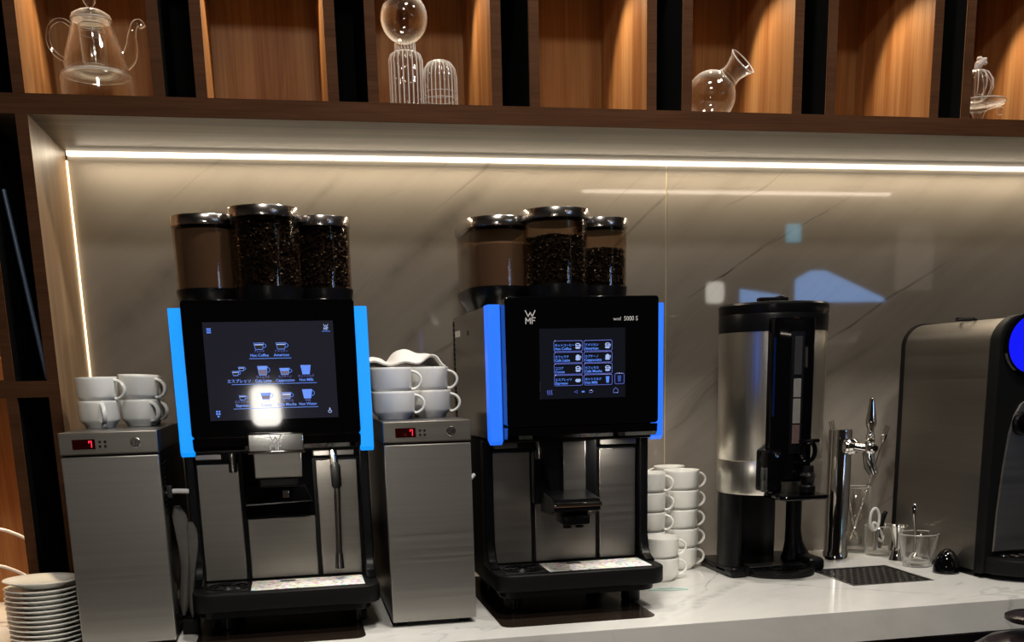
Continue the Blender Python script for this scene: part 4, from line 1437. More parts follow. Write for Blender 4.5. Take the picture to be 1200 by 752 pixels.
pl = make_plate()
NP = 13
ords = ['topmost', 'second from the top', 'third from the top', 'fourth from the top', 'fifth from the top', 'sixth from the top', 'seventh from the top', 'eighth from the top',
        'ninth from the top', 'tenth from the top', 'eleventh from the top', 'twelfth from the top', 'lowest']
for i in range(NP):
    o = pl if i == NP - 1 else pl.copy()
    if o is not pl:
        COL.objects.link(o)
    k = NP - 1 - i           # from the bottom
    z = CT + 0.0006 + 0.0086 * k + (0.004 if i == 0 else 0.0)
    o.location = (-0.4485 + random.uniform(-.0012, .0012), -0.452 + random.uniform(-.001, .001), z)
    if i == 0:
        o.rotation_euler = (math.radians(-1.0), math.radians(1.5), 0.3)
    tag(o, f'{ords[i]} white plate of the stack beside the left warmer', 'plate', 'stack of white plates')

# ================================================================ URN
UX, UY, UR = 1.0425, -0.215, 0.115
t = thing('coffee_urn', (UX, UY, CT), 'tall steel and black vacuum coffee urn on a black stand, gauge and tap in front', 'coffee urn')
MB().lathe([(0, 1.085), (UR - .002, 1.085), (UR, 1.090), (UR, 1.1565), (UR - .0008, 1.158), (UR, 1.1595), (UR, 1.428), (0, 1.428)], (UX, UY, 0), 64).build('steel_body', M['steel_v'], t)
MB().lathe([(0, 1.428), (UR + .001, 1.428), (UR + .0015, 1.462), (UR + .0005, 1.4645), (UR + .0015, 1.467), (UR + .002, 1.483), (UR - .002, 1.487), (UR - .02, 1.489), (0.03, 1.4935), (0, 1.4935)], (UX, UY, 0), 64).build('lid', M['black'], t)
MB().box(UX - 0.035, UX + 0.030, UY - 0.012, UY + 0.012, 1.494, 1.502, 0.003).cyl((UX + 0.015, UY, 1.496), 0.01, 0.009, 16, bev=.002).build('lid_latch', M['black'], t)
# stand: base plate, rear shell, post
bp = rrect(UX - 0.113, UX + 0.113, UY - 0.055, UY + 0.135, 0.025, 6)
MB().prism(bp, 'z', CT + 0.0005, CT + 0.020, 0.004, 3).build('stand_base', M['black'], t)
t2 = []
sh = MB()
outer = arc(UX, UY, UR - 0.004, 55, 212, 26)
inner = arc(UX, UY, UR - 0.014, 212, 55, 26)
sh.prism(outer + inner, 'z', CT + 0.018, 1.090, 0.002)
sh.build('stand_shell', M['black'], t)
post = []
for zz, wx, wy, ox in ((CT + 0.018, 0.042, 0.030, 0.022), (CT + 0.035, 0.030, 0.025, 0.012), (CT + 0.06, 0.021, 0.02, 0.004), (CT + 0.09, 0.018, 0.018, 0.0), (1.090, 0.018, 0.018, 0.0)):
    post.append([(UX + 0.080 + ox * 0.6 + wx * math.cos(a), UY + 0.030 + wy * math.sin(a), zz) for a in [2 * PI * k / 20 for k in range(20)]])
MB().loft(post).build('stand_post', M['black'], t)
MB().box(UX - 0.066, UX - 0.060, UY + 0.070, UY + 0.084, 1.040, 1.058, 0.001).build('clip', M['chrome'], t)
# arms of the base and round drip tray
MB().box(UX - 0.113, UX - 0.075, UY - 0.065, UY + 0.03, CT + 0.001, CT + 0.024, 0.009, 3).build('base_arm', M['black'], t)
MB().box(UX + 0.075, UX + 0.118, UY - 0.060, UY + 0.03, CT + 0.001, CT + 0.034, 0.012, 3).build('base_arm', M['black'], t)
DXc, DYc = 1.055, -0.245
MB().lathe([(0, 0.001), (0.078, 0.001), (0.083, 0.005), (0.083, 0.014), (0.078, 0.018), (0.070, 0.0165), (0, 0.0165)], (DXc, DYc, CT), 48).build('drip_tray', M['black'], t)
gg = MB()
for k in range(9):
    yy = -0.056 + 0.014 * k
    w = math.sqrt(max(0, 0.07 ** 2 - yy ** 2))
    gg.box(DXc - w, DXc + w, DYc + yy - .002, DYc + yy + .002, CT + 0.0168, CT + 0.0195)
for k in range(7):
    xx = -0.048 + 0.016 * k
    w = math.sqrt(max(0, 0.07 ** 2 - xx ** 2))
    gg.box(DXc + xx - .0015, DXc + xx + .0015, DYc - w, DYc + w, CT + 0.0165, CT + 0.019)
gg.build('tray_grid', M['black'], t, smooth=False)
MB().box(UX - 0.065, UX + 0.010, UY - 0.058, UY - 0.015, CT + 0.0202, CT + 0.0225, 0.001).build('steel_plate', M['steel_dark'], t)
# gauge column and tap
MB().box(0.985, 1.078, -0.345, -0.290, 1.115, 1.455, 0.008, 3).build('gauge_column', M['black_gloss'], t)
MB().box(1.022, 1.052, -0.3485, -0.344, 1.175, 1.425, 0.002).build('gauge_frame', M['black'], t)
for k, (za, zb) in enumerate(((1.338, 1.415), (1.292, 1.330), (1.238, 1.289), (1.196, 1.235))):
    MB().box(1.0285, 1.0455, -0.3500, -0.348, za, zb, 0.0005, 1).build('gauge_window', M['slot'] if k == 0 else mat('dull_gauge_glass', (0.16, 0.15, 0.14) if k < 3 else (0.10, 0.065, 0.06), 0.25, var=0.15, bscale=60), t, smooth=False)
MB().box(0.970, 1.003, -0.365, -0.30, 1.095, 1.185, 0.006, 3).build('bracket', M['black_gloss'], t)
MB().prism(rrect(0.985, 1.095, -0.405, -0.300, 0.016, 5), 'z', 1.082, 1.092, 0.003).build('bracket_shelf', M['black_gloss'], t)
MB().cyl((1.061, -0.362, 1.092), 0.017, 0.018, 22, bev=.003).lathe([(0, 0), (0.013, 0), (0.015, 0.014), (0.019, 0.020), (0.013, 0.026), (0.012, 0.040), (0, 0.040)], (1.061, -0.362, 1.110), 22).build('tap_body', M['black'], t)
rg = MB().tube([(1.061 + 0.015 * math.sin(k * PI / 8), -0.362, 1.180 + 0.021 * math.cos(k * PI / 8)) for k in range(16)], 0.0048, 8, True)
rg.box(1.040, 1.083, -0.370, -0.354, 1.198, 1.206, 0.003)
rg.build('tap_handle', M['black_gloss'], t)

# ================================================================ WATER TAP TOWER
TX, TY = 1.2515, -0.150
t = thing('tap_tower', (TX, TY, CT), 'polished chrome tap tower with beer style tap beside the urn', 'tap')
MB().lathe([(0, 0), (0.029, 0), (0.029, 0.022), (0.0268, 0.026), (0.0268, 0.306), (0.0262, 0.310), (0, 0.311)], (TX, TY, CT), 40).build('column', M['chrome'], t)
MB().tube([(TX, TY, 1.172), (TX + 0.008, TY - 0.040, 1.172)], 0.013, 20).build('shank', M['chrome'], t)
MB().lathe([(0.0, 0.0), (0.014, 0.0), (0.0185, 0.004), (0.0185, 0.012), (0.015, 0.016), (0.017, 0.021), (0.012, 0.028), (0, 0.028)], (TX + 0.006, TY - 0.026, 1.172), 24, mtx=Matrix.Rotation(PI / 2 + 0.0, 4, 'X') @ Matrix.Rotation(0.25, 4, 'Y')).build('collar', M['chrome'], t)
MB().tube([(TX + 0.010, TY - 0.05, 1.172), (TX + 0.034, TY - 0.068, 1.168)], [0.010, 0.012], 18).lathe([(0, -0.017), (0.010, -0.015), (0.0145, -0.006), (0.0145, 0.006), (0.010, 0.015), (0, 0.017)], (TX + 0.036, TY - 0.069, 1.168), 24).cyl((TX + 0.036, TY - 0.092, 1.170), 0.010, 0.024, 20, 'y', bev=.003).build('valve_body', M['chrome'], t)
MB().tube([(TX + 0.034, TY - 0.069, 1.160), (TX + 0.036, TY - 0.074, 1.140), (TX + 0.044, TY - 0.082, 1.112)], [0.0115, 0.010, 0.0068], 18).build('spout', M['chrome'], t)
MB().tube([(TX + 0.024, TY - 0.066, 1.160), (TX + 0.028, TY - 0.070, 1.125), (TX + 0.036, TY - 0.076, 1.110)], [0.004, 0.004, 0.003], 10).build('spout_rib', M['steel_dark'], t)
MB().lathe([(0, 0), (0.0085, 0), (0.0105, 0.004), (0.0105, 0.009), (0.008, 0.012), (0.0105, 0.016), (0.0075, 0.022), (0.007, 0.032), (0.0125, 0.043), (0.0118, 0.052), (0.0062, 0.092), (0.0062, 0.098), (0.004, 0.103), (0, 0.104)], (TX + 0.036, TY - 0.069, 1.180), 24).build('tap_lever', M['chrome'], t)

# ================================================================ GLASSES AND TOOLS
def ring(cx_, cy_, z, r, th=0.0011, mtx=None, seg=40):
    mb = MB()
    pts = [Vector((r * math.cos(2 * PI * k / seg), r * math.sin(2 * PI * k / seg), 0)) for k in range(seg)]
    if mtx is not None:
        pts = [mtx @ p for p in pts]
    return mb.tube([p + Vector((cx_, cy_, z)) for p in pts], th, 6, True)


def ribs(cx_, cy_, z0, z1, r, n, top=None):
    mb = MB()
    for k in range(n):
        a = 2 * PI * (k + .5) / n
        pts = [(cx_ + r * math.cos(a), cy_ + r * math.sin(a), z0), (cx_ + r * math.cos(a), cy_ + r * math.sin(a), z1)]
        for (rr, zz) in (top or []):
            pts.append((cx_ + rr * math.cos(a), cy_ + rr * math.sin(a), zz))
        mb.tube(pts, 0.0008, 5)
    return mb


def tumbler(x, y, r0, r1, h, name, label, th=0.0022, base=0.007, seg=40):
    o = _tumbler(x, y, r0, r1, h, name, label, th, base, seg)
    ring(x, y, CT + 0.0005 + h, r1 - th * .5, 0.0012).build('rim', M['glass_rim'], o)
    ring(x, y, CT + 0.0005 + base, r0 - th, 0.0009).build('base_edge', M['glass_rim'], o)
    return o


def _tumbler(x, y, r0, r1, h, name, label, th, base, seg):
    return lone(MB().lathe([(0, 0.0), (r0 * .95, 0.0), (r0, 0.002), (r1, h), (r1 - th * .5, h + .0008), (r1 - th, h), (r0 - th, base + 0.002), (r0 - th - .002, base), (0, base)], (x, y, CT + 0.0005), seg), name, M['glass'], label, 'glass', angle=60)


tumbler(1.3900, -0.272, 0.031, 0.0452, 0.075, 'glass_tumbler', 'flared clear tumbler holding a teaspoon in front of the steel machine', base=0.010)
tumbler(1.3880, -0.110, 0.030, 0.0340, 0.072, 'glass_cup', 'short clear glass holding white scissors behind the jigger')
tumbler(1.3600, -0.046, 0.034, 0.0345, 0.160, 'mixing_glass', 'tall straight clear mixing glass with long bar spoons by the marble', base=0.012)
MB_ = MB().lathe([(0, 0.034), (0.009, 0.034), (0.0175, 0.0), (0.0168, 0.0), (0.0185, 0.0)][:2] + [(0.0075, 0.037)] + [(0.017, 0.0012), (0.0178, 0.0), (0.0185, 0.0006), (0.0095, 0.0375), (0.0235, 0.081), (0.0228, 0.0818), (0.0222, 0.0808), (0.0085, 0.0395), (0, 0.0385)], (1.3905, -0.190, CT + 0.0005), 32)
lone(MB_, 'jigger', M['chrome'], 'double ended steel jigger standing between the short glass and the tumbler', 'jigger')
# teaspoon in the tumbler
t = thing('teaspoon', (1.389, -0.272, CT + 0.013), 'steel teaspoon standing bowl down in the flared tumbler', 'spoon')
MB().tube([(1.3885, -0.268, CT + 0.030), (1.388, -0.264, CT + 0.07), (1.386, -0.258, CT + 0.115), (1.386, -0.257, CT + 0.135), (1.386, -0.257, CT + 0.142)], [0.003, 0.0026, 0.0055, 0.0078, 0.005], 12).build('handle', M['chrome'], t)
MB().lathe([(0, 0), (0.010, 0.002), (0.0165, 0.008), (0.017, 0.012), (0.012, 0.016), (0.004, 0.022), (0, 0.024)], (1.3895, -0.270, CT + 0.0115), 24).build('bowl', M['chrome'], t)


def twisted(p, q, r, seg=6):
    P, Q = Vector(p), Vector(q)
    d = (Q - P)
    n = 44
    u = d.normalized().orthogonal()
    w = d.normalized().cross(u)
    mb = MB()
    for s in (0, 1):
        mb.tube([P + d * i / n + (u * math.cos(i * 1.15 + s * PI) + w * math.sin(i * 1.15 + s * PI)) * r * .7 for i in range(n + 1)], r * .75, seg)
    return mb


def bar_spoon(p0, p1, label):
    t = thing('bar_spoon', p0, label, 'bar spoon', 'long bar spoons in the mixing glass')
    P, Q = Vector(p0), Vector(p1)
    mid = P + (Q - P) * .62
    twisted(P, mid, 0.0021).build('twisted_stem', M['lid_metal'], t)
    MB().tube([mid, P + (Q - P) * .84], 0.0017, 8).build('stem', M['lid_metal'], t)
    a = P + (Q - P) * .84
    d = (Q - P).normalized()
    side = d.cross(Vector((0, 1, 0))).normalized()
    f = MB()
    f.tube([a, a + d * .008, a + d * .018, a + d * .022], [0.002, 0.0068, 0.0072, 0.0068], 10)
    for k in (-1, 0, 1):
        f.tube([a + d * .020 + side * k * .0046, a + d * .044 + side * k * .0056], 0.0015, 6)
    f.build('fork_end', M['lid_metal'], t)
    MB().lathe([(0, -.003), (0.010, -.002), (0.0135, 0.001), (0.010, 0.0015), (0, 0.0)], P + Vector((0, 0, 0.003)), 20, mtx=Matrix.Rotation(1.15, 4, 'X')).build('bowl', M['steel_dark'], t)
    return t


bar_spoon((1.348, -0.046, CT + 0.024), (1.434, -0.050, 1.2120), 'long twisted bar spoon with fork end leaning right in the mixing glass')
bar_spoon((1.372, -0.040, CT + 0.024), (1.296, -0.020, 1.2290), 'long twisted bar spoon with fork end leaning left behind the tap tower')
# white scissors in short glass
t = thing('scissors', (1.385, -0.110, CT + 0.010), 'white handled scissors standing in the short glass', 'scissors')
MB().tube([(1.3740 + 0.0125 * math.cos(k * PI / 9) + 0.000, -0.112, 0.987 + 0.028 * math.sin(k * PI / 9)) for k in range(18)], 0.0034, 8, True).build('handle_loop', M['plastic_white'], t)
MB().tube([(1.3890 + 0.0085 * math.cos(k * PI / 9) + 0.012 * math.sin(k * PI / 9), -0.104, 0.955 - 0.024 * math.sin(k * PI / 9)) for k in range(18)], 0.0032, 8, True).build('handle_loop', M['plastic_white'], t)
MB().tube([(1.374, -0.112, 0.960), (1.376, -0.112, 0.912)], [0.005, 0.003], 8).tube([(1.388, -0.106, 0.962), (1.382, -0.108, 0.912)], [0.005, 0.003], 8).build('blades', M['steel'], t)
lone(MB().tube([(1.398, -0.100, 0.914), (1.400, -0.099, 0.965), (1.408, -0.097, 0.996), (1.413, -0.097, 1.003)], [0.004, 0.0045, 0.006, 0.005], 12), 'spatula', M['black'], 'black handled tool leaning in the short glass behind the white scissors', 'tool')
# black egg-shaped pod in front of the steel machine
lone(MB().lathe([(0, 0.0), (0.026, 0.0), (0.028, 0.003), (0.0275, 0.016), (0.023, 0.034), (0.014, 0.047), (0.005, 0.053), (0, 0.054)], (1.402, -0.366, CT + 0.0005), 36), 'black_dome', M['black_gloss'], 'small glossy black egg shaped dome on the counter before the steel machine', 'dome')
# pale teal flat strap on the counter
st = MB().tube([(0.715, -0.345, CT + 0.0016), (0.742, -0.335, CT + 0.0016), (0.775, -0.338, CT + 0.0016), (0.800, -0.352, CT + 0.0016), (0.796, -0.362, CT + 0.0016), (0.76, -0.358, CT + 0.0016), (0.715, -0.345, CT + 0.0016)], 0.0013, 6)
lone(st, 'cord', M['teal'], 'thin pale teal cord lying on the counter beside the right machine', 'cord')

# ================================================================ STEEL MACHINE AT THE RIGHT
X0, X1, YB, YM, YF = 1.429, 1.760, -0.100, -0.422, -0.452
t = thing('espresso_machine', (1.595, -0.28, CT), 'large rounded steel machine with black front and round blue light at the right edge', 'coffee machine')


def profile(x0, x1, z0, z1, r, n=10):
    return [(x0, z0)] + [(x1, z0)] + [(x1 - r + r * math.cos(math.radians(a)), z1 - r + r * math.sin(math.radians(a))) for a in [90 * k / n for k in range(n + 1)]] + [(x0 + r - r * math.sin(math.radians(a)), z1 - r + r * math.cos(math.radians(a))) for a in [90 * k / n for k in range(n + 1)]]


MB().prism(profile(X0, X1, CT + 0.014, 1.443, 0.050), 'y', YM, YB - 0.014).build('steel_shell', M['steel'], t, angle=25)
MB().prism(profile(X0 - 0.002, X1 + 0.002, CT + 0.006, 1.446, 0.052), 'y', YB - 0.0145, YB, 0.001).build('rear_frame', M['black_matt'], t, angle=25)
MB().prism(profile(X0 - 0.001, X1 + 0.001, CT + 0.010, 1.448, 0.055), 'y', YF, YM, 0.004, 2).build('front_frame', M['black_matt'], t, angle=25)
MB().prism([(X0 + 0.004, CT + 0.0005), (X1, CT + 0.0005), (X1, CT + 0.0135), (X0 + 0.004, CT + 0.0135)], 'y', YM, YB).build('plinth', M['black'], t, smooth=False)
rg = MB().tube([(1.455 + 0.019 * math.cos(k * PI / 8), -0.300 + 0.024 * math.sin(k * PI / 8), 1.4445) for k in range(16)], 0.0022, 6, True)
rg.tube([(1.455 + 0.019 * math.cos(k * PI / 8), -0.300 + 0.024 * math.sin(k * PI / 8) , 1.4465 + .002) for k in range(0, 9)], 0.002, 6)
rg.build('cable_opening', M['black_matt'], t)
bc = (1.5045, 1.388)
MB().lathe([(0.059, 0.0), (0.0655, 0.0), (0.0665, 0.004), (0.0640, 0.008), (0.059, 0.008)], (bc[0], YF, bc[1]), 56, closed=True, mtx=Matrix.Rotation(PI / 2, 4, 'X')).build('lamp_ring', M['black_gloss'], t)
MB().lathe([(0, 0), (0.0605, 0), (0.0605, 0.005), (0.054, 0.0075), (0.050, 0.006), (0, 0.0045)], (bc[0], YF, bc[1]), 56, mtx=Matrix.Rotation(PI / 2, 4, 'X')).build('round_light', M['blue_lens'], t)
MB().box(bc[0] - 0.022, bc[0] + 0.022, YF - 0.0055, YF - 0.0042, bc[1] + 0.014, bc[1] + 0.018).box(bc[0] - 0.022, bc[0] - 0.017, YF - 0.0055, YF - 0.0042, bc[1] - 0.014, bc[1] + 0.018).box(bc[0] - 0.012, bc[0] + 0.022, YF - 0.0055, YF - 0.0042, bc[1] + 0.004, bc[1] + 0.007).build('light_emblem', M['blue_mark'], t, smooth=False)
gp = [(1.4475, 0.958), (1.70, 0.958), (1.70, 1.278), (1.505, 1.278), (1.487, 1.268), (1.473, 1.245), (1.463, 1.205), (1.455, 1.13), (1.449, 1.04)]
MB().prism(gp, 'y', YF - 0.006, YF, 0.003).build('front_plate', M['steel'], t)
MB().lathe([(0, 0), (0.024, 0), (0.024, 0.008), (0.020, 0.011), (0.018, 0.008), (0, 0.008)], (1.492, YF - 0.006, 1.228), 28, mtx=Matrix.Rotation(PI / 2, 4, 'X')).build('knob_ring', M['black'], t)
MB().lathe([(0, 0), (0.013, 0), (0.013, 0.018), (0.010, 0.022), (0, 0.022)], (1.492, YF - 0.012, 1.228), 24, mtx=Matrix.Rotation(PI / 2, 4, 'X')).build('knob', M['black_gloss'], t)
by = [(X0 + 0.001, YM)] + [(X0 + 0.001, -0.446)] + [(X0 + 0.006 + 0.16 * (1 - math.cos(a)), -0.452 - 0.105 * math.sin(a)) for a in [k * PI / 16 for k in range(9)]] + [(X1, -0.557), (X1, YM)]
MB().prism(by, 'z', CT + 0.012, CT + 0.047, 0.004, 2).build('drip_tray', M['black_matt'], t)
gt = MB()
for k in range(12):
    x = 1.462 + 0.021 * k
    gt.box(x, x + 0.012, -0.520 if k > 3 else -0.474 - 0.014 * k, -0.462, CT + 0.0472, CT + 0.052, 0.001, 1)
gt.build('tray_bars', M['steel_dark'], t, smooth=False)

# ================================================================ GLASSWARE IN THE BAYS
SZ = BTOP + 0.0006
# teapot and warmer
GX, GY = -0.303, -0.215
t = thing('teapot_stand', (GX, GY, SZ), 'low clear glass tea warmer standing under the glass teapot', 'tea warmer')
MB().lathe([(0.060, 0.0), (0.0625, 0.0), (0.0635, 0.050), (0.061, 0.056), (0.045, 0.0585), (0.030, 0.0585), (0.030, 0.0565), (0.044, 0.0565), (0.0585, 0.054), (0.0605, 0.050)], (GX, GY, SZ), 48, closed=True).build('glass_drum', M['glass'], t, angle=60)
MB().lathe([(0, 0), (0.020, 0), (0.020, 0.014), (0.018, 0.014), (0.018, 0.003), (0, 0.003)], (GX, GY, SZ), 28).build('candle_cup', M['glass'], t)
ring(GX, GY, SZ + 0.0560, 0.0610, 0.0012).build('top_edge', M['glass_rim'], t)
ring(GX, GY, SZ + 0.0580, 0.0400, 0.0009).build('top_edge', M['glass_rim'], t)
t = thing('teapot', (GX, GY, SZ + 0.0595), 'clear glass teapot with inner infuser and curved spout in the leftmost lit bay', 'teapot')
B0 = SZ + 0.0595
MB().lathe([(0, 0), (0.046, 0), (0.053, 0.005), (0.0545, 0.014), (0.050, 0.035), (0.040, 0.065), (0.0335, 0.087), (0.0320, 0.087), (0.0385, 0.064), (0.0483, 0.034), (0.0526, 0.014), (0.051, 0.007), (0.045, 0.002), (0, 0.002)], (GX, GY, B0), 48).build('body', M['glass'], t, angle=60)
MB().lathe([(0, 0.012), (0.018, 0.012), (0.022, 0.016), (0.0235, 0.082), (0.0222, 0.082), (0.0207, 0.017), (0.018, 0.0135), (0, 0.0135)], (GX, GY, B0), 36).build('infuser', M['glass'], t, angle=60)
MB().lathe([(0, 0.0885), (0.0345, 0.0880), (0.0355, 0.091), (0.033, 0.097), (0.020, 0.104), (0.006, 0.107), (0.005, 0.111), (0.0105, 0.118), (0.0105, 0.125), (0.005, 0.131), (0, 0.132)], (GX, GY, B0), 40).build('lid', M['glass'], t, angle=60)
hx = [(-0.0330, 0.076), (-0.045, 0.086), (-0.060, 0.086), (-0.072, 0.076), (-0.077, 0.060), (-0.075, 0.044), (-0.066, 0.030), (-0.050, 0.020)]


def smooth_path(pts, n=6):
    out = []
    P = [Vector(p) for p in pts]
    for i in range(len(P) - 1):
        p0, p1, p2, p3 = P[max(0, i - 1)], P[i], P[i + 1], P[min(len(P) - 1, i + 2)]
        for k in range(n):
            s = k / n
            out.append(0.5 * ((2 * p1) + (-p0 + p2) * s + (2 * p0 - 5 * p1 + 4 * p2 - p3) * s * s + (-p0 + 3 * p1 - 3 * p2 + p3) * s ** 3))
    out.append(P[-1])
    return out


MB().tube(smooth_path([(GX + a, GY, B0 + b) for a, b in hx], 4), 0.0036, 10).build('handle', M['glass'], t)
ring(GX, GY, B0 + 0.088, 0.0345, 0.0014).build('lid_rim', M['glass_rim'], t)
ring(GX, GY, B0 + 0.0805, 0.0215, 0.0008).build('infuser_rim', M['glass_rim'], t)
ring(GX, GY, B0 + 0.066, 0.0215, 0.0006).build('infuser_rim', M['glass_rim'], t)
ring(GX, GY, B0 + 0.013, 0.0175, 0.0010).build('infuser_rim', M['glass_rim'], t)
sp = smooth_path([(GX + a, GY, B0 + b) for a, b in [(0.049, 0.022), (0.060, 0.030), (0.066, 0.048), (0.068, 0.066), (0.074, 0.084), (0.083, 0.088), (0.088, 0.080)]], 4)
MB().tube(sp, [0.0165 - 0.0105 * min(1, i / 14) for i in range(len(sp))], 12).build('spout', M['glass'], t)
# ribbed vase with a globe
t = thing('glass_carafe', (0.2635, -0.22, SZ), 'ribbed clear glass carafe topped by a tilted glass globe', 'carafe')
rib = dict(flute=18, famp=0.045)
MB().lathe([(0, 0), (0.030, 0), (0.032, 0.004), (0.032, 0.098), (0.028, 0.108), (0.019, 0.1125), (0.0175, 0.1125), (0.026, 0.106), (0.0300, 0.097), (0.0300, 0.005), (0, 0.004)], (0.2635, -0.22, SZ), 176, **rib).build('ribbed_body', M['glass'], t, angle=60)
MB().lathe([(0.0190, 0.1130), (0.0195, 0.1140), (0.0195, 0.128), (0.0175, 0.128), (0.0175, 0.1130)], (0.2635, -0.22, SZ), 132, closed=True, **rib).build('ribbed_collar', M['glass'], t, angle=60)
gl = []
for k in range(15):
    a = math.radians(-78 + 130 * k / 14)
    gl.append((0.0445 * math.cos(a), 0.0445 * math.sin(a)))
gi = [(r - 0.0018 * math.cos(math.radians(-78 + 130 * k / 14)), z - 0.0018 * math.sin(math.radians(-78 + 130 * k / 14))) for k, (r, z) in reversed(list(enumerate(gl)))]
MB().lathe([(0, -0.0440)] + gl + gi + [(0, -0.0422)], (0.2640, -0.22, SZ + 0.1725), 48, mtx=Matrix.Rotation(math.radians(-24), 4, 'Y')).build('globe', M['glass'], t, angle=60)
ribs(0.2635, -0.22, SZ + 0.002, SZ + 0.098, 0.0325, 22, [(0.0285, SZ + 0.108), (0.0195, SZ + 0.1128)]).build('ribs', M['glass_rim'], t)
ribs(0.2635, -0.22, SZ + 0.1140, SZ + 0.1275, 0.0198, 20).build('ribs', M['glass_rim'], t)
# ribbed cloche
lone(MB().lathe([(0.0305, 0), (0.0325, 0.0), (0.0325, 0.070), (0.030, 0.084), (0.022, 0.095), (0.010, 0.100), (0, 0.101), (0, 0.0985), (0.010, 0.0975), (0.021, 0.0925), (0.028, 0.082), (0.0303, 0.070)], (0.3285, -0.22, SZ), 176, closed=False, **rib),
     'ribbed_tumbler', M['glass'], 'upturned ribbed clear tumbler beside the glass carafe', 'glass', angle=60)
ct_ = bpy.data.objects['ribbed_tumbler']
ribs(0.3285, -0.22, SZ + 0.001, SZ + 0.070, 0.0330, 24, [(0.0303, SZ + 0.084), (0.0222, SZ + 0.0953), (0.010, SZ + 0.1003)]).build('ribs', M['glass_rim'], ct_)
ring(0.3285, -0.22, SZ + 0.042, 0.0312, 0.0007).build('inner_line', M['glass_rim'], ct_)
ring(0.3285, -0.22, SZ + 0.030, 0.0312, 0.0009).build('rim', M['glass_rim'], ct_)
# tilted pitcher
t = thing('glass_pitcher', (0.895, -0.22, SZ), 'round clear glass pitcher tilted to the right with open flared neck', 'pitcher')
R_ = 0.0500
tilt = Vector((0, 0, 1)).rotation_difference(Vector((0.52, -0.60, 0.61)).normalized()).to_matrix().to_4x4()
op = []
ip = []
for k in range(16):
    a = -90 + 152 * k / 15
    op.append((R_ * math.cos(math.radians(a)) if k else 0, R_ * math.sin(math.radians(a))))
op += [(0.0200, 0.052), (0.0195, 0.062), (0.0245, 0.078), (0.0300, 0.088)]
ip = [(max(0, r - 0.0016) if r > 0 else 0, z + (0.0016 if z < -0.03 else 0)) for r, z in reversed(op)]
MB().lathe(op + ip, (0.888, -0.22, SZ + 0.0505), 56, mtx=tilt).build('body', M['glass'], t, angle=60)
rc_ = Vector((0.888, -0.22, SZ + 0.0505)) + tilt.to_3x3() @ Vector((0, 0, 0.088))
ring(rc_.x, rc_.y, rc_.z, 0.0300, 0.0013, mtx=tilt.to_3x3()).build('rim', M['glass_rim'], t)
rc_ = Vector((0.888, -0.22, SZ + 0.0505)) + tilt.to_3x3() @ Vector((0, 0, 0.050))
ring(rc_.x, rc_.y, rc_.z, 0.0203, 0.0009, mtx=tilt.to_3x3()).build('neck_ring', M['glass_rim'], t)
# pumpkin jar on pedestal
t = thing('cake_stand', (1.505, -0.22, SZ), 'clear glass pedestal dish in the rightmost lit bay', 'stand')
MB().lathe([(0, 0), (0.030, 0), (0.032, 0.003), (0.012, 0.010), (0.009, 0.022), (0.014, 0.034), (0.020, 0.040), (0.052, 0.0495), (0.054, 0.055), (0.052, 0.0555), (0.049, 0.0520), (0, 0.0500)], (1.506, -0.22, SZ), 48).build('dish', M['glass'], t, angle=60)
MB().lathe([(0, -0.009), (0.006, -0.007), (0.009, 0), (0.006, 0.007), (0, 0.009)], (1.548, -0.235, SZ + 0.036), 16).build('bead', M['glass'], t)
t = thing('glass_jar', (1.497, -0.22, SZ + 0.0565), 'ribbed clear glass pumpkin jar with leaf stopper on the pedestal dish', 'jar')
MB().lathe([(0, 0), (0.014, 0), (0.024, 0.008), (0.032, 0.026), (0.031, 0.042), (0.022, 0.056), (0.010, 0.062), (0, 0.063)], (1.497, -0.22, SZ + 0.0565), 96, flute=12, famp=0.07).build('ribbed_body', M['glass'], t, angle=60)
ring(1.506, -0.22, SZ + 0.055, 0.0535, 0.0012).build('dish_edge', M['glass_rim'], bpy.data.objects['cake_stand'])
rbs = MB()
for k in range(12):
    a = 2 * PI * k / 12
    rbs.tube([(1.497 + r * math.cos(a), -0.22 + r * math.sin(a), SZ + 0.0565 + z) for r, z in ((0.014, 0.001), (0.0258, 0.008), (0.0342, 0.026), (0.0332, 0.042), (0.0238, 0.056), (0.010, 0.0625))], 0.0009, 5)
rbs.build('ribs', M['glass_rim'], t)
lf = MB().tube([(1.492, -0.22, SZ + 0.120), (1.497, -0.22, SZ + 0.128), (1.508, -0.22, SZ + 0.138), (1.516, -0.22, SZ + 0.143)], [0.004, 0.009, 0.007, 0.003], 8)
lf.lathe([(0, -0.005), (0.005, -0.003), (0.006, 0), (0.004, 0.004), (0, 0.005)], (1.513, -0.22, SZ + 0.134), 12).lathe([(0, -0.006), (0.006, -0.003), (0.007, 0), (0.004, 0.004), (0, 0.005)], (1.503, -0.216, SZ + 0.143), 12)
lf.build('leaf_stopper', M['glass_rim'], t)

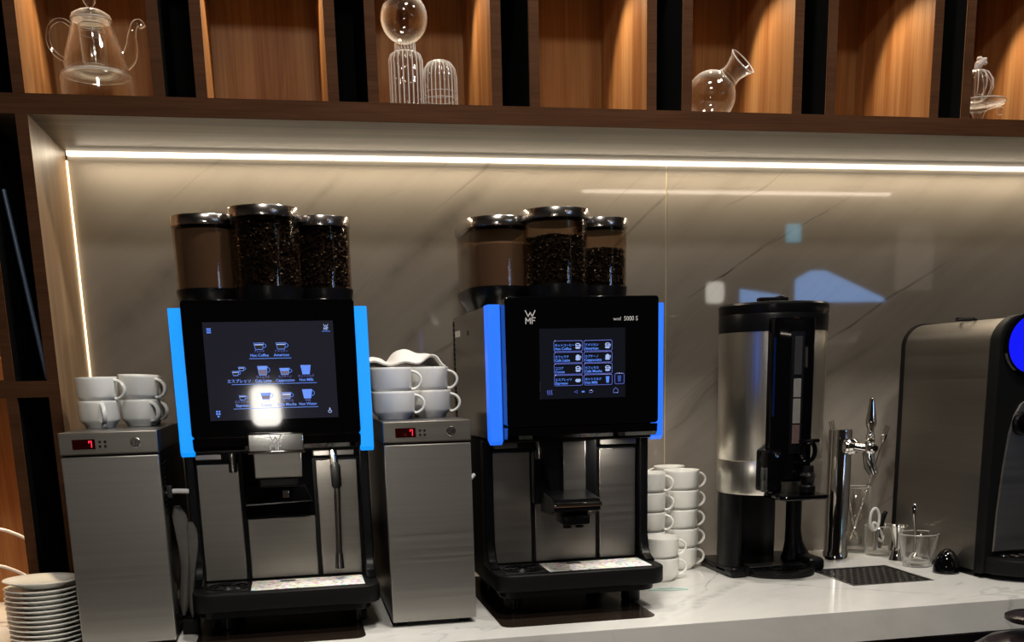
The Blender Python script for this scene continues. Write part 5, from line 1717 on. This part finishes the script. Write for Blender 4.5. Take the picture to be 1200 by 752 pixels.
# ================================================================ THINGS AT THE LEFT EDGE
lone(MB().tube([(-0.478, -0.250, 1.700), (-0.436, -0.280, 1.3660)], 0.0042, 10), 'leaning_rod', M['rod'], 'blue grey rod leaning inside the dark gap left of the niche', 'rod')
for k, (pa, lab) in enumerate((([(-0.600, -0.20, 1.085), (-0.545, -0.21, 1.078), (-0.515, -0.215, 1.060), (-0.495, -0.22, 1.035)], 'upper'), ([(-0.600, -0.24, 1.022), (-0.545, -0.245, 1.008), (-0.505, -0.25, 0.984), (-0.470, -0.25, 0.960)], 'lower'))):
    pass
rk = thing('wire_rack', (-0.555, -0.16, CT), 'white curved wire rack in the lit bay behind the plates', 'rack')
for zt, yy in ((1.080, -0.200), (1.014, -0.240)):
    ptsw = smooth_path([(-0.690, yy, zt - 0.02), (-0.640, yy, zt), (-0.580, yy, zt + 0.002), (-0.545, yy, zt - 0.010), (-0.520, yy, zt - 0.028), (-0.512, yy, zt - 0.046), (-0.5115, yy, CT + 0.003)], 5)
    MB().tube(ptsw, 0.0032, 10).build('wire', M['plastic_white'], rk)
# orange cylinder added for the orange light in this bay
lone(MB().cyl((-0.535, -0.20, LS1 + 0.0006), 0.022, 0.045, 28, bev=.003), 'bay_glow', mat('orange_bay_glow', (0.6, 0.22, 0.05), 0.4, var=0.1), 'orange cylinder added for the orange light on the far left shelf', 'bay_glow')

# round black bin with a knob lid in front of the counter
t = thing('lidded_bin', (1.235, -0.86, 0.0), 'round black lidded bin before the counter, bottom right corner', 'bin')
MB().lathe([(0, 0), (0.085, 0), (0.095, 0.83), (0, 0.83)], (1.235, -0.86, 0.0), 48).build('bin_body', M['black_red'], t)
MB().lathe([(0, 0.831), (0.098, 0.831), (0.100, 0.845), (0.094, 0.862), (0.070, 0.880), (0.030, 0.892), (0, 0.895)], (1.235, -0.86, 0.0), 48).build('lid', M['black_red'], t)
MB().cyl((1.235, -0.86, 0.893), 0.012, 0.022, 20).lathe([(0, 0), (0.040, 0.0), (0.046, 0.004), (0.046, 0.010), (0.038, 0.014), (0, 0.016)], (1.235, -0.86, 0.913), 40).build('lid_knob', M['black_red'], t)

# ================================================================ THE ROOM BEHIND THE CAMERA (seen in the polished marble and glass)
t = thing('exit_sign', (3.699, -5.0, 2.2575), 'lit green exit sign hanging in the room behind', 'sign')
MB().box(3.648, 3.751, -5.04, -5.0, 2.2575, 2.3815, 0.003).build('sign_box', M['exit'], t, smooth=False)
rm = MB().lathe([(0, -.009), (.009, 0), (0, .009)], (3.705, -4.999, 2.355), 10)
rm.tube([(3.70, -4.998, 2.345), (3.69, -4.998, 2.315), (3.705, -4.998, 2.295), (3.70, -4.998, 2.27)], .006, 6).tube([(3.69, -4.998, 2.315), (3.675, -4.998, 2.295), (3.66, -4.998, 2.30)], .005, 6).tube([(3.68, -4.998, 2.335), (3.72, -4.998, 2.325)], .004, 6)
rm.build('running_figure', M['exit_w'], t)
MB().box(3.697, 3.703, -5.03, -5.02, 2.3815, 3.0).build('hanger', M['black'], t)
t = thing('pendant_lamp', (3.09, -5.0, 1.83), 'small white pendant lamp hanging in the room behind', 'lamp')
MB().box(3.030, 3.150, -5.06, -4.96, 1.83, 1.98, 0.03, 4).build('shade', M['lamp_w'], t)
MB().cyl((3.09, -5.01, 1.98), 0.004, 1.02, 8).build('cord', M['black'], t)
lone(MB().box(2.10, 4.46, -5.03, -5.0, 2.583, 2.600), 'light_rail', M['lamp_soft'], 'thin glowing linear lamp across the room behind', 'lamp', smooth=False)
for x in (2.2, 4.36):
    lone(MB().cyl((x, -5.015, 2.600), 0.003, 0.40, 8), 'cord', M['black'], f'thin cord carrying the {"left" if x < 3 else "right"} end of the linear lamp', 'cord')
t = thing('menu_board', (4.70, -5.0, 1.90), 'dim lit menu board standing in the room behind', 'board')
MB().box(4.553, 4.843, -5.04, -5.0, 1.91, 2.386, 0.004).build('board_panel', M['poster'], t, smooth=False)
MB().box(4.54, 4.856, -5.06, -5.04, 0.0, 2.40).build('board_stand', M['cabinet'], t, smooth=False)
for x, y, w, pos in ((0.42, -0.98, 0.16, 'left above the counter'), (1.25, -1.00, 0.16, 'right above the counter'), (0.05, -2.30, 0.30, 'room side above the camera, added as fill light')):
    t = thing('ceiling_lamp', (x, y, 2.94), f'small square ceiling lamp on the {pos}', 'lamp')
    MB().box(x - w / 2 - .02, x + w / 2 + .02, y - w / 2 - .02, y + w / 2 + .02, 2.935, 2.999, 0.004).build('housing', M['slot'], t, smooth=False)
# pocket torch the photographer holds beside the phone
t = thing('pocket_lamp', (-0.078, -2.46, 1.175), 'small lit pocket lamp held beside the camera', 'lamp')
MB().prism(rrect(-0.130, -0.030, 1.200, 1.340, 0.028, 6), 'y', -2.475, -2.460, 0.002).build('diffuser', M['torch'], t)
MB().prism(rrect(-0.134, -0.026, 1.170, 1.344, 0.030, 6), 'y', -2.495, -2.4755, 0.002).build('lamp_body', M['black'], t)
